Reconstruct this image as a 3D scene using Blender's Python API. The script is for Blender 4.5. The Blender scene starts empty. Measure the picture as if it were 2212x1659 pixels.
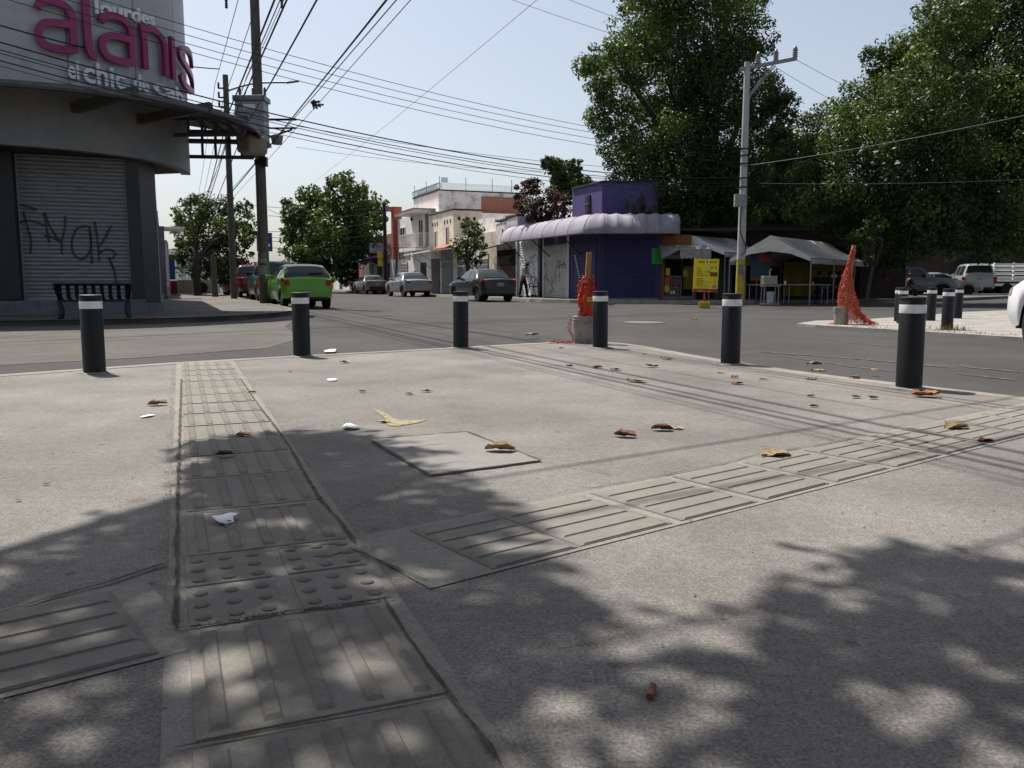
import bpy, bmesh, math, random
import numpy as np
from mathutils import Vector, Matrix
random.seed(7); np.random.seed(7)
R=math.radians
# ------------------------------------------------------------ camera, world, sun, exposure
sc=bpy.context.scene; COL=sc.collection
F_=1800.0; YH=610.0; CH=0.80; PIT=math.atan((829.5-YH)/F_)
cd=bpy.data.cameras.new('camera'); cam=bpy.data.objects.new('camera',cd); COL.objects.link(cam)
cam.location=(0,0,CH); cam.rotation_euler=(math.pi/2-PIT,0,0)
cd.sensor_width=36; cd.lens=36*F_/2212; cd.clip_start=.05; cd.clip_end=3000
sc.camera=cam
SUN_EL=R(61); SH=Vector((.67,-.74,0)).normalized(); COT=1/math.tan(SUN_EL)
w=bpy.data.worlds.new('World'); sc.world=w; w.use_nodes=True
wn=w.node_tree; bg=wn.nodes['Background']
sky=wn.nodes.new('ShaderNodeTexSky'); sky.sky_type='NISHITA'; sky.sun_disc=False
sky.sun_elevation=SUN_EL; sky.sun_rotation=math.atan2(-SH.x,-SH.y)
sky.altitude=0; sky.air_density=1.0; sky.dust_density=2.2; sky.ozone_density=1.0
hs=wn.nodes.new('ShaderNodeHueSaturation'); hs.inputs['Saturation'].default_value=.62; hs.inputs['Value'].default_value=1.0
wn.links.new(sky.outputs[0],hs.inputs['Color']); wn.links.new(hs.outputs[0],bg.inputs[0]); bg.inputs[1].default_value=.096
sl=bpy.data.lights.new('sun','SUN'); sl.energy=5.0; sl.angle=R(.53); sl.color=(1,.95,.87)
so=bpy.data.objects.new('sun',sl); COL.objects.link(so)
sdir=Vector((SH.x*math.cos(SUN_EL),SH.y*math.cos(SUN_EL),-math.sin(SUN_EL)))
so.rotation_euler=sdir.to_track_quat('-Z','Y').to_euler(); so.location=(-20,30,40)
sc.view_settings.view_transform='Standard'; sc.view_settings.look='None'
sc.view_settings.exposure=.56; sc.view_settings.gamma=1
sc.render.resolution_x=1024; sc.render.resolution_y=768
# ------------------------------------------------------------ coordinates
TH=R(22.5); CT,ST=math.cos(TH),math.sin(TH)
def W(u,v,z=0): return Vector((u*CT-v*ST,u*ST+v*CT,z))       # street frame: v runs down the main street
def UV(p): return (p[0]*CT+p[1]*ST,-p[0]*ST+p[1]*CT)
def ray(px,py):
    dx=(px-1106)/F_; dy=-(py-829.5)/F_
    return Vector((dx,math.cos(PIT)+dy*math.sin(PIT),-math.sin(PIT)+dy*math.cos(PIT)))
def G(px,py,z=0.0):
    d=ray(px,py); t=(z-CH)/d.z; return Vector((d.x*t,d.y*t,z))
def P(px,py,Y):
    d=ray(px,py); t=Y/d.y; return Vector((d.x*t,Y,CH+d.z*t))
def proj(p):
    x,y,z=p[0],p[1],p[2]-CH
    dep=y*math.cos(PIT)-z*math.sin(PIT); up=y*math.sin(PIT)+z*math.cos(PIT)
    return 1106+F_*x/dep, 829.5-F_*up/dep
def v_at(px,u):
    k=(px-1106)/F_; return (CT-ST*k)*u/(ST+CT*k)
# ------------------------------------------------------------ mesh builder
class MB:
    def __init__(s,org=(0,0,0)): s.v=[]; s.f=[]; s.m=[]; s.o=Vector(org); s.mi=0
    def add(s,vs,fs):
        b=len(s.v); s.v+=[tuple(Vector(p)-s.o) for p in vs]
        s.f+=[tuple(b+i for i in f) for f in fs]; s.m+=[s.mi]*len(fs); return s
    def box(s,c,d,rz=0,M=None):
        hx,hy,hz=d[0]/2,d[1]/2,d[2]/2; M=M or Matrix.Rotation(rz,3,'Z'); c=Vector(c)
        vs=[c+M@Vector((x*hx,y*hy,z*hz)) for z in(-1,1) for x,y in((-1,-1),(1,-1),(1,1),(-1,1))]
        return s.add(vs,[(3,2,1,0),(4,5,6,7),(0,1,5,4),(1,2,6,5),(2,3,7,6),(3,0,4,7)])
    def b2(s,a,b):
        a,b=Vector(a),Vector(b); return s.box((a+b)/2,[abs(x) for x in(b-a)])
    def bar(s,a,b,w,h,up=(0,0,1)):
        a,b=Vector(a),Vector(b); x=(b-a); L=x.length; x=x.normalized(); y=Vector(up).cross(x)
        if y.length<1e-4: y=Vector((0,1,0)).cross(x)
        y.normalize(); z=x.cross(y); M=Matrix((x,y,z)).transposed()
        return s.box((a+b)/2,(L,w,h),M=M)
    def tube(s,pts,r,n=8,caps=True):
        pts=[Vector(p) for p in pts]; N=len(pts); rs=r if hasattr(r,'__len__') else [r]*N
        vs=[];fs=[]; prev=None
        for i,p in enumerate(pts):
            t=(pts[min(i+1,N-1)]-pts[max(i-1,0)]); t=t.normalized() if t.length>1e-9 else Vector((0,0,1))
            if prev is None:
                a=Vector((1,0,0)) if abs(t.x)<.8 else Vector((0,1,0)); x=t.cross(a).normalized()
            else:
                x=(prev-t*prev.dot(t)); x=x.normalized() if x.length>1e-6 else t.orthogonal().normalized()
            prev=x; y=t.cross(x)
            vs+=[p+(x*math.cos(2*math.pi*k/n)+y*math.sin(2*math.pi*k/n))*rs[i] for k in range(n)]
        for i in range(N-1):
            for k in range(n):
                k2=(k+1)%n; fs.append((i*n+k,i*n+k2,(i+1)*n+k2,(i+1)*n+k))
        if caps: fs+=[tuple(range(n-1,-1,-1)),tuple((N-1)*n+k for k in range(n))]
        return s.add(vs,fs)
    def lathe(s,prof,c=(0,0,0),n=24,caps=True):
        c=Vector(c); vs=[]; fs=[]
        for r,z in prof: vs+=[c+Vector((r*math.cos(2*math.pi*k/n),r*math.sin(2*math.pi*k/n),z)) for k in range(n)]
        for i in range(len(prof)-1):
            for k in range(n):
                k2=(k+1)%n; fs.append((i*n+k,i*n+k2,(i+1)*n+k2,(i+1)*n+k))
        if caps: fs+=[tuple(range(n-1,-1,-1)),tuple((len(prof)-1)*n+k for k in range(n))]
        return s.add(vs,fs)
    def prism(s,poly,z0,z1):
        n=len(poly); vs=[(p[0],p[1],z0) for p in poly]+[(p[0],p[1],z1) for p in poly]
        return s.add(vs,[tuple(range(n-1,-1,-1)),tuple(range(n,2*n))]+[(i,(i+1)%n,n+(i+1)%n,n+i) for i in range(n)])
    def grid(s,rows,close=False):
        n=len(rows[0]); vs=[p for r in rows for p in r]; fs=[]
        for i in range(len(rows)-1):
            for k in range(n if close else n-1):
                k2=(k+1)%n; fs.append((i*n+k,i*n+k2,(i+1)*n+k2,(i+1)*n+k))
        return s.add(vs,fs)
    def quad(s,a,b,c,d): return s.add([a,b,c,d],[(0,1,2,3)])
    def mesh(s,name,mats,smooth=False):
        me=bpy.data.meshes.new(name); me.from_pydata(s.v,[],s.f)
        for m in (mats if isinstance(mats,(list,tuple)) else [mats]): me.materials.append(m)
        me.polygons.foreach_set('material_index',s.m)
        if smooth: me.polygons.foreach_set('use_smooth',[True]*len(s.f))
        me.update(); return me
    def build(s,name,mats,parent=None,smooth=False,bevel=0,auto=None):
        o=bpy.data.objects.new(name,s.mesh(name,mats,smooth)); COL.objects.link(o)
        if parent: o.parent=parent
        if bevel:
            md=o.modifiers.new('bevel','BEVEL'); md.width=bevel; md.segments=2; md.limit_method='ANGLE'; md.angle_limit=R(40)
        if smooth and auto is not None:
            bm=bmesh.new(); bm.from_mesh(o.data)
            for e in bm.edges:
                if len(e.link_faces)==2 and e.calc_face_angle(0)>R(auto): e.smooth=False
            bm.to_mesh(o.data); bm.free()
        return o
def tag(o,label,cat,group=None):
    o['label']=label; o['category']=cat
    if group: o['group']=group
    return o
def struct(o,label=None):
    o['kind']='structure'
    if label: o['label']=label
    return o
def thing(name,label,cat,loc=(0,0,0),rz=0,group=None):
    o=bpy.data.objects.new(name,None); COL.objects.link(o); o.empty_display_size=.2
    o.location=loc; o.rotation_euler=(0,0,rz); return tag(o,label,cat,group)
def link(name,me,parent,loc=(0,0,0),rz=0):
    o=bpy.data.objects.new(name,me); COL.objects.link(o); o.parent=parent; o.location=loc; o.rotation_euler=(0,0,rz); return o
def copy_tree(o,parent=None):
    c=o.copy(); COL.objects.link(c); c.parent=parent
    for ch in list(o.children): copy_tree(ch,c)
    return c
# ------------------------------------------------------------ materials
_M={}
KEEP={'white_stucco','pale_pink_stucco','cream_stucco','peeling_plaster','mottled_lilac_plaster','white_paint','tent_canvas','white_tent_canvas','reflective_band','white_car_paint','stained_white','paper_white','white_shutter','terracotta','pole_grey','magenta_letter','grey_cladding','beige_shutter','galvanised_shutter','menu_yellow','pale_letter','steel_letter','straw_hat','pale_shirt'}
KEEP-={'grey_cladding','galvanised_shutter','magenta_letter','pole_grey','lilac_grey_tarp'}; KEEP2={'grey_cladding','magenta_letter','pole_grey','transformer_grey','lilac_grey_tarp'}
def lin(c):
    if isinstance(c,str):
        c=tuple(int(c[i:i+2],16)/255 for i in(0,2,4))
        c=tuple(x/12.92 if x<=.04045 else ((x+.055)/1.055)**2.4 for x in c)
    return (*c[:3],1)
def mat(name,c,rough=.7,metal=0,var=.18,scale=6,bump=.0,bscale=60,c2=None,spec=.4,stretch=None,coat=0,trans=0):
    if name in _M: return _M[name]
    m=bpy.data.materials.new(name); m.use_nodes=True; n=m.node_tree; b=n.nodes['Principled BSDF']; L=n.links.new
    b.inputs['Roughness'].default_value=rough; b.inputs['Metallic'].default_value=metal
    b.inputs['Specular IOR Level'].default_value=spec
    if coat: b.inputs['Coat Weight'].default_value=coat; b.inputs['Coat Roughness'].default_value=.05
    al=1.12 if name in KEEP else .9 if name in KEEP2 else .62
    c=lin(tuple(x*al for x in lin(c)[:3])); c2=lin(tuple(x*al for x in lin(c2)[:3])) if c2 else tuple(x*(1-var*1.6) for x in c[:3])+(1,)
    hi=tuple(min(1,x*(1+var*.7)) for x in c[:3])+(1,)
    g=n.nodes.new('ShaderNodeNewGeometry'); mp=n.nodes.new('ShaderNodeMapping')
    L(g.outputs['Position'],mp.inputs[0]); mp.inputs['Scale'].default_value=stretch or (1,1,1)
    nz=n.nodes.new('ShaderNodeTexNoise'); nz.inputs['Scale'].default_value=scale; nz.inputs['Detail'].default_value=8; nz.inputs['Roughness'].default_value=.65
    L(mp.outputs[0],nz.inputs['Vector'])
    cr=n.nodes.new('ShaderNodeValToRGB'); cr.color_ramp.elements[0].position=.3; cr.color_ramp.elements[1].position=.72
    cr.color_ramp.elements[0].color=c2; cr.color_ramp.elements[1].color=hi
    e=cr.color_ramp.elements.new(.52); e.color=c
    L(nz.outputs[0],cr.inputs[0]); L(cr.outputs[0],b.inputs['Base Color'])
    if bump:
        n2=n.nodes.new('ShaderNodeTexNoise'); n2.inputs['Scale'].default_value=bscale; n2.inputs['Detail'].default_value=4
        L(g.outputs['Position'],n2.inputs['Vector'])
        bp=n.nodes.new('ShaderNodeBump'); bp.inputs['Strength'].default_value=min(1,bump); bp.inputs['Distance'].default_value=.01
        L(n2.outputs[0],bp.inputs['Height']); L(bp.outputs[0],b.inputs['Normal'])
    if trans: b.inputs['Transmission Weight'].default_value=trans
    _M[name]=m; return m
def ground_mat(name,base,dark,light,stain=.9,fine=220,grain=.35,patch=1.3,bump=.5,rough=.9,spots=True,mixf=.5):
    base,dark,light=[tuple(x*.55 for x in q) for q in(base,dark,light)]
    m=bpy.data.materials.new(name); m.use_nodes=True; n=m.node_tree; b=n.nodes['Principled BSDF']; L=n.links.new
    b.inputs['Roughness'].default_value=rough; b.inputs['Specular IOR Level'].default_value=.25
    g=n.nodes.new('ShaderNodeNewGeometry')
    def noise(s,d=6,r=.6):
        x=n.nodes.new('ShaderNodeTexNoise'); x.inputs['Scale'].default_value=s; x.inputs['Detail'].default_value=d; x.inputs['Roughness'].default_value=r
        L(g.outputs['Position'],x.inputs['Vector']); return x.outputs[0]
    def ramp(inp,p0,p1,c0,c1):
        r=n.nodes.new('ShaderNodeValToRGB'); e=r.color_ramp.elements; e[0].position=p0; e[1].position=p1; e[0].color=lin(c0); e[1].color=lin(c1); L(inp,r.inputs[0]); return r.outputs[0]
    def mix(t,f,a,c):
        x=n.nodes.new('ShaderNodeMix'); x.data_type='RGBA'; x.blend_type=t
        if isinstance(f,float): x.inputs[0].default_value=f
        else: L(f,x.inputs[0])
        L(a,x.inputs[6]); L(c,x.inputs[7]); return x.outputs[2]
    col=ramp(noise(patch,9,.62),.34,.68,dark,light)
    mid=ramp(noise(patch*5.3,7,.7),.3,.7,(base[0]*.82,base[1]*.82,base[2]*.82),(base[0]*1.15,base[1]*1.15,base[2]*1.15))
    col=mix('MIX',mixf,col,mid)
    gr=ramp(noise(fine,3,.75),.32,.7,(1-grain,)*3,(1+grain*.55,)*3)
    col=mix('MULTIPLY',1.0,col,gr)
    gr2=ramp(noise(fine*.22,4,.8),.3,.7,(1-grain*.5,)*3,(1+grain*.3,)*3)
    col=mix('MULTIPLY',1.0,col,gr2)
    if spots:
        vo=n.nodes.new('ShaderNodeTexVoronoi'); vo.inputs['Scale'].default_value=3.5; L(g.outputs['Position'],vo.inputs['Vector'])
        sp=ramp(vo.outputs['Distance'],.04,.075,(.5,)*3,(1,)*3); col=mix('MULTIPLY',.75,col,sp)
    st=ramp(noise(.45,5,.6),.42,.6,(stain,)*3,(1,)*3); col=mix('MULTIPLY',1.0,col,st)
    L(col,b.inputs['Base Color'])
    bp=n.nodes.new('ShaderNodeBump'); bp.inputs['Strength'].default_value=bump; bp.inputs['Distance'].default_value=.006
    L(noise(fine*.6,4,.7),bp.inputs['Height']); L(bp.outputs[0],b.inputs['Normal'])
    return m
def glass_mat(name,c,rough=.04):
    m=bpy.data.materials.new(name); m.use_nodes=True; b=m.node_tree.nodes['Principled BSDF']
    b.inputs['Base Color'].default_value=lin(c); b.inputs['Roughness'].default_value=rough; b.inputs['Specular IOR Level'].default_value=.45
    b.inputs['Coat Weight'].default_value=.15; b.inputs['Coat Roughness'].default_value=.03
    nt=m.node_tree; nz=nt.nodes.new('ShaderNodeTexNoise'); nz.inputs['Scale'].default_value=3
    rp=nt.nodes.new('ShaderNodeMapRange'); rp.inputs[3].default_value=rough; rp.inputs[4].default_value=rough+.08
    nt.links.new(nz.outputs[0],rp.inputs[0]); nt.links.new(rp.outputs[0],b.inputs['Roughness']); return m
def leaf_mat(name,dark,mid,light,transl=.35):
    dark,mid,light=[tuple(x*.72 for x in q) for q in(dark,mid,light)]
    m=bpy.data.materials.new(name); m.use_nodes=True; n=m.node_tree; L=n.links.new; out=n.nodes['Material Output']; b=n.nodes['Principled BSDF']
    at=n.nodes.new('ShaderNodeAttribute'); at.attribute_name='rnd'
    cr=n.nodes.new('ShaderNodeValToRGB'); e=cr.color_ramp.elements; e[0].color=lin(dark); e[1].color=lin(light); x=e.new(.5); x.color=lin(mid)
    L(at.outputs['Fac'],cr.inputs[0]); L(cr.outputs[0],b.inputs['Base Color']); b.inputs['Roughness'].default_value=.5; b.inputs['Specular IOR Level'].default_value=.35
    t=n.nodes.new('ShaderNodeBsdfTranslucent'); hs=n.nodes.new('ShaderNodeHueSaturation'); hs.inputs['Value'].default_value=1.5; hs.inputs['Saturation'].default_value=1.15; hs.inputs['Hue'].default_value=.485
    L(cr.outputs[0],hs.inputs['Color']); L(hs.outputs[0],t.inputs[0])
    mx=n.nodes.new('ShaderNodeMixShader'); mx.inputs[0].default_value=transl; L(b.outputs[0],mx.inputs[1]); L(t.outputs[0],mx.inputs[2]); L(mx.outputs[0],out.inputs[0]); return m
M_PAVE=ground_mat('pavement_concrete',(.385,.362,.335),(.265,.248,.228),(.505,.475,.44),stain=.82,fine=120,grain=.55,patch=1.1,mixf=.36)
M_ROAD=ground_mat('asphalt',(.105,.10,.096),(.083,.08,.077),(.135,.128,.122),stain=.8,fine=120,grain=.35,patch=.5,spots=False)
M_DUST=ground_mat('dusty_asphalt',(.205,.187,.169),(.155,.142,.129),(.25,.228,.208),stain=.8,fine=120,grain=.4,patch=.8,spots=False)
M_SIDE=ground_mat('old_sidewalk',(.27,.25,.225),(.2,.185,.165),(.35,.33,.3),stain=.75,fine=60,grain=.35,patch=.9)
M_TILE=ground_mat('tactile_concrete',(.385,.36,.32),(.30,.28,.25),(.45,.42,.375),stain=.85,fine=200,grain=.22,patch=2.5,bump=.3,spots=False)
M_BAR=ground_mat('tactile_bar',(.33,.308,.275),(.26,.243,.218),(.39,.365,.328),stain=.85,fine=200,grain=.25,patch=2.5,bump=.3,spots=False)
M_MORT=ground_mat('mortar',(.45,.42,.375),(.36,.335,.3),(.52,.49,.445),stain=.85,fine=150,grain=.3,patch=4,spots=False)
M_DIRT=ground_mat('joint_dirt',(.15,.13,.10),(.06,.05,.04),(.27,.235,.18),fine=120,grain=.6,patch=9,spots=False)
M_COVER=ground_mat('cover_concrete',(.38,.362,.342),(.31,.296,.28),(.43,.41,.39),stain=.93,fine=240,grain=.14,patch=2,bump=.15,spots=False)
M_STEELD=mat('bollard_paint',(.012,.014,.018),.5,0,.25,9,.1,200,spec=.3)
M_BAND=mat('reflective_band',(.62,.62,.63),.35,.15,.12,15)
M_POLE=mat('pole_concrete',(.17,.15,.13),.85,0,.25,5,.3,50,stretch=(3,3,.5))
M_POLEG=mat('pole_grey',(.42,.42,.41),.8,0,.2,4,.2,50,stretch=(3,3,.5))
M_STEEL=mat('galvanised_steel',(.36,.38,.4),.5,.5,.2,8)
M_DARKM=mat('dark_metal',(.025,.025,.027),.5,.3,.2,8)
M_CABLE=mat('cable_black',(.012,.012,.014),.6,0,.1,4)
M_BLACK=mat('black_matte',(.012,.012,.013),.9,0,.1,4)
M_RUB=mat('tyre_rubber',(.018,.018,.018),.85,0,.2,20)
M_WHITE=mat('white_paint',(.74,.73,.7),.6,0,.1,5,.1,40)
M_WOOD=mat('pine_timber',(.46,.24,.085),.7,0,.25,9,.2,60,stretch=(8,8,1))
M_BARK=mat('bark',(.085,.065,.05),.9,0,.35,6,.7,22)
M_ORANGE=mat('orange_mesh_plastic',(.78,.085,.03),.5,0,.2,20)
M_YEL=mat('yellow_paint',(.72,.53,.03),.55,0,.15,5)
M_RED=mat('red_paint',(.45,.03,.03),.5,0,.15,5)
M_CHROME=mat('chrome',(.6,.6,.62),.15,1,.05,4)
M_GLASS=glass_mat('car_glass',(.02,.03,.032))
M_WGLASS=glass_mat('window_glass',(.03,.04,.05),.08)
M_LEAF=leaf_mat('ficus_leaf',(.025,.05,.011),(.055,.105,.02),(.13,.21,.04),.34)
M_LEAF2=leaf_mat('citrus_leaf',(.022,.045,.01),(.055,.09,.018),(.15,.2,.04),.3)
M_LEAF3=leaf_mat('dry_leaf_brown',(.055,.032,.02),(.11,.062,.038),(.21,.13,.08),.2)
# ============================================================ the setting
ROADZ=-.05
struct(MB().prism([(-1500,-300),(1500,-300),(1500,2500),(-1500,2500)],-.5,-.062).build('ground',M_SIDE))
MBr=MB().prism([W(-90,-60),W(140,-60),W(140,62),W(40,62),W(16,230),W(-2,230),W(-2,62),W(-90,62)],-.3,ROADZ)
struct(MBr.build('road',M_ROAD))
dust=[W(-40,7),W(-7,8.6),W(-4,9.2),W(-.3,10.3),W(1.2,11.2),W(1.9,13),W(2.1,16.5),W(2.8,20),W(3.2,25),W(0,24),W(-40,24)]
struct(MB().prism(dust,-.2,ROADZ+.004).build('dusty_road_verge',M_DUST))
edge=[(-14,-4),(-5.036,6.398),(-4.413,7.137),(-3.343,8.253),(-2.297,9.036),(-0.687,10.194),(.267,10.891),(.66,11.17),(.95,11.28),(1.2,11.2),(1.4,10.93),(1.55,10.55),(1.669,10.194),(1.93,9.15),(2.249,8.159),(2.5,7.5),(2.728,7.031),(3.16,6.312),(3.537,5.702),(4.012,5.122),(8,-.5),(10,-6),(-14,-6)]
pave=struct(MB().prism(edge[::-1] if False else edge,-.3,0).build('pavement',M_PAVE))
def ribbon(mb,pts,w,z,jit=.18):
    pts=[Vector((p[0],p[1],0)) for p in pts]; out=[]
    for a,b in zip(pts,pts[1:]):
        n=max(2,int((b-a).length/.05)); out+=[a.lerp(b,i/n) for i in range(n)]
    out.append(pts[-1]); L=[];Rr=[]
    for i,p in enumerate(out):
        t=(out[min(i+1,len(out)-1)]-out[max(i-1,0)]).normalized(); nrm=Vector((-t.y,t.x,0)); j=nrm*random.uniform(-1,1)*w*jit
        ww=w*random.uniform(.45,1.25)/2
        if i in(0,len(out)-1): ww*=.2
        L.append(p+j+nrm*ww+Vector((0,0,z))); Rr.append(p+j-nrm*ww+Vector((0,0,z)))
    mb.grid([Rr,L])
kb=MB()
def strip_along(pts,w,z,h):
    rows=[]
    for i,p in enumerate(pts):
        p=Vector((p[0],p[1],0)); a=Vector((*pts[max(i-1,0)][:2],0)); b=Vector((*pts[min(i+1,len(pts)-1)][:2],0)); t=(b-a).normalized(); n=Vector((t.y,-t.x,0))
        rows.append([p+n*w+Vector((0,0,z-h)),p+n*w*.86+Vector((0,0,z)),p-n*w+Vector((0,0,z))])
    return rows
kb.grid(strip_along(edge[1:20][::-1],-.09,.004,.03)); struct(kb.build('kerb',M_MORT))
# --- tactile strips
mA=MB(); ua=lambda v:.015*(v-2.5)
mA.quad(W(-.03+ua(.2),.2,.002),W(.53+ua(.2),.2,.002),W(.52+ua(8.95),8.95,.002),W(-.02+ua(8.95),8.95,.002)); mA.build('mortar_bed',M_MORT,pave)
aB=R(37); dB=Vector((math.cos(aB),math.sin(aB),0)); pB=Vector((math.sin(aB),-math.cos(aB),0)); oB=Vector((-.106,2.825,0))
for s0,s1 in((-.52,4.6),(-4,-1.1)):
    q=lambda s,t:oB+dB*s+pB*t+Vector((0,0,.003)); MB().quad(q(s0,-.01),q(s0,.51),q(s1,.51),q(s1,-.01)).build('mortar_bed',M_MORT,pave)
def tile_mesh(wd,ln,bars=5,wide=False,dots=None):
    mb=MB(); t=.006; x,y=wd/2,ln/2; e=.006
    mb.add([(-x,-y,-.015),(x,-y,-.015),(x,y,-.015),(-x,y,-.015),(-x+e,-y+e,t),(x-e,-y+e,t),(x-e,y-e,t),(-x+e,y-e,t)],[(4,5,6,7),(0,1,5,4),(1,2,6,5),(2,3,7,6),(3,0,4,7)])
    mb.mi=1
    if dots:
        for i in range(dots[0]):
            for j in range(dots[1]):
                cx=-x+wd*(i+.5)/dots[0]; cy=-y+ln*(j+.5)/dots[1]; mb.lathe([(.019,t),(.017,t+.004),(.009,t+.007)],(cx,cy,0),10)
    else:
        for i in range(bars):
            c=-x+wd*(i+.5)/bars; q_=.93 if wide else .72; w=wd/bars*(.41 if wide else .19); l=y*.9; h=t+(.0042 if wide else .0062)
            mb.add([(c-w,-l,t),(c+w,-l,t),(c+w,l,t),(c-w,l,t),(c-w*q_,-l+.012,h),(c+w*q_,-l+.012,h),(c+w*q_,l-.012,h),(c-w*q_,l-.012,h)],[(4,5,6,7),(0,1,5,4),(1,2,6,5),(2,3,7,6),(3,0,4,7)])
    return mb.mesh('tactile_tile',[M_BAR,M_TILE] if wide else [M_TILE,M_BAR])
js=[.45,.95,1.46,1.99]; js2=[2.53,3.04,3.56,4.03,4.47,4.9,5.37,5.82,6.27,6.72,7.17,7.62,8.07,8.5,8.89]
tmA={}
for jl in (js,js2):
    for a,b in zip(jl,jl[1:]):
        ln=round(b-a-.022,2)
        if ln not in tmA: tmA[ln]=tile_mesh(.47,ln)
        c=W(.255+ua((a+b)/2),(a+b)/2,random.uniform(-.0015,.0015)); link('tactile_tile',tmA[ln],pave,c,TH+R(random.uniform(-.5,.5)))
dm=tile_mesh(.228,.25,dots=(3,3))
for i in range(2):
    for j in range(2): link('tactile_dot_tile',dm,pave,W(.125+i*.262,2.125+j*.272,random.uniform(-.001,.001)),TH)
tmB5=tile_mesh(.465,.422,wide=True); tmBs=tile_mesh(.47,.33,wide=True)
for s in [i*.457 for i in range(0,10)]+[-1.17-.457*k for k in range(1,6)]+[-.415]:
    c=oB+dB*(s+.2285)+pB*.26; link('tactile_tile',tmB5 if s!=-.415 else tmBs,pave,(c.x+(dB.x*.04 if s==-.415 else 0),c.y+(dB.y*.04 if s==-.415 else 0),random.uniform(-.0012,.0012)),aB-math.pi/2+R(random.uniform(-.5,.5)))
# --- cracks, joints, dirt
cr=MB()
for pts,wd in [([(370,1218),(300,1240),(240,1262),(130,1292),(0,1330)],.022),([(380,1365),(383,1210)],.02),([(383,1210),(383,1113),(385,1041),(388,955),(390,876),(392,820)],.022),
    ([(770,1178),(735,1130),(690,1080),(655,1020),(630,975),(600,930),(560,880),(520,820)],.02),([(830,1300),(880,1380),(960,1490),(1085,1659)],.016),
    ([(380,1365),(600,1330),(830,1300)],.018),([(383,1210),(560,1192),(770,1176)],.012),([(385,1113),(560,1103),(700,1088)],.012),([(386,1041),(520,1033),(655,1024)],.009),
    ([(1270,1060),(1445,1028),(1560,1005),(1640,985),(1780,962),(1860,945)],.014),([(730,1112),(800,1085),(880,1045),(935,1022)],.007),
    ([(640,956),(720,956),(800,950)],.007),([(1170,998),(1240,1012),(1385,1036)],.005),([(375,1625),(980,1515)],.014),([(690,1215),(760,1190),(900,1250),(930,1262)],.012),
    ([(860,975),(920,965),(960,962)],.01),([(905,985),(940,980)],.006),([(940,1008),(985,1001),(1012,1003)],.01),
    ([(520,1000),(380,998)],.008),([(1245,742),(1330,748),(1480,772),(1560,786)],.014),([(330,790),(0,818)],.01),([(600,774),(900,757)],.012)]:
    ribbon(cr,[G(*p) for p in pts],wd*.65,.0085)
cr.build('joint_crack',M_DIRT,pave)
# sand and grit in the joints: too many to count
gv=MB()
def pebble(c,r):
    vs=[Vector(c)+Vector(d)*r*random.uniform(.6,1.2) for d in((1,0,0),(-1,0,0),(0,1,0),(0,-1,0),(0,0,.7),(0,0,-.4))]
    gv.add(vs,[(0,2,4),(2,1,4),(1,3,4),(3,0,4)])
for i in range(420):
    v=random.uniform(2.3,8.6); u=random.choice((-.04,-.04,.53))+random.gauss(0,.012)+ua(v); pebble(W(u,v,.008),random.uniform(.002,.0065))
for i in range(900):
    x,y=random.uniform(-4,4),random.uniform(1.2,9.5)
    if y<8.3+min(x,0)*.75+1.9*0 and not(x>1.6 and y>9-(x-1.6)*2): pebble((x,y,.004),random.choice((.002,.003,.003,.004,.006)))
for i in range(160):
    t=random.random(); c=G(380,1365).lerp(G(830,1300),t); pebble(c+Vector((random.gauss(0,.01),random.gauss(0,.01),.012)),random.uniform(.002,.006))
g_=gv.build('gravel',M_MORT); g_['kind']='stuff'; g_['label']='sand and grit strewn over the pavement and its joints'
# --- service cover slab
cc=[G(800,952),G(1008,935),G(1168,998),G(928,1030)]; cen=sum(cc,Vector())/4
cv=thing('service_cover','square concrete service cover set in the pavement, half in tree shade','cover',cen)
MB(cen).prism([c*1.0 for c in cc][::-1],-.03,.008).build('slab',M_COVER,cv,bevel=.004)
cg=MB(cen)
ribbon(cg,cc+[cc[0]],.016,.0095,.1); cg.build('gap',M_DIRT,cv)
# --- yellow paint splash
yp=MB()
poly=[(805,884),(825,888),(852,906),(870,908),(905,909),(922,908),(905,914),(880,918),(862,921),(842,921),(830,912),(812,910),(836,908),(822,897)]
yp.prism([G(*p) for p in poly][::-1],.0015,.004); tag(yp.build('paint_mark',mat('faded_yellow_paint',(.40,.34,.19),.85,0,.4,25)),'faded yellow paint arrow mark on the bare pavement','paint mark')
# ============================================================ bollards
def bollard(loc,label,r=.0925,h=.69,tilt=0,splash=True):
    b=thing('bollard',label,'bollard',loc,random.random()*6,'dark steel bollards with white reflective bands')
    MB().lathe([(r,-.1),(r,h-.012),(r*.93,h)],n=28).build('post',M_STEELD,b,True,auto=40)
    MB().lathe([(r*1.012,h-.118),(r*1.018,h-.115),(r*1.018,h-.057),(r*1.012,h-.054)],n=28,caps=False).build('reflective_band',M_BAND,b,True)
    MB().lathe([(r*1.012,h-.022),(r*1.015,h-.001),(r*.9,h+.004)],n=28).build('cap',M_STEELD,b,True,auto=40)
    if splash:
        rows=[]; n=22
        rr=[r*random.uniform(1.15,2.3) for _ in range(n)]
        rows=[[(r*.99*math.cos(6.2832*k/n),r*.99*math.sin(6.2832*k/n),.016) for k in range(n)],[(rr[k]*math.cos(6.2832*k/n),rr[k]*math.sin(6.2832*k/n),.003) for k in range(n)]]
        MB().grid(rows[::-1],True).build('cement_collar',M_MORT,b)
    b.rotation_euler=(R(random.uniform(-.6,.6)),R(tilt),random.random()*6); return b
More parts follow.
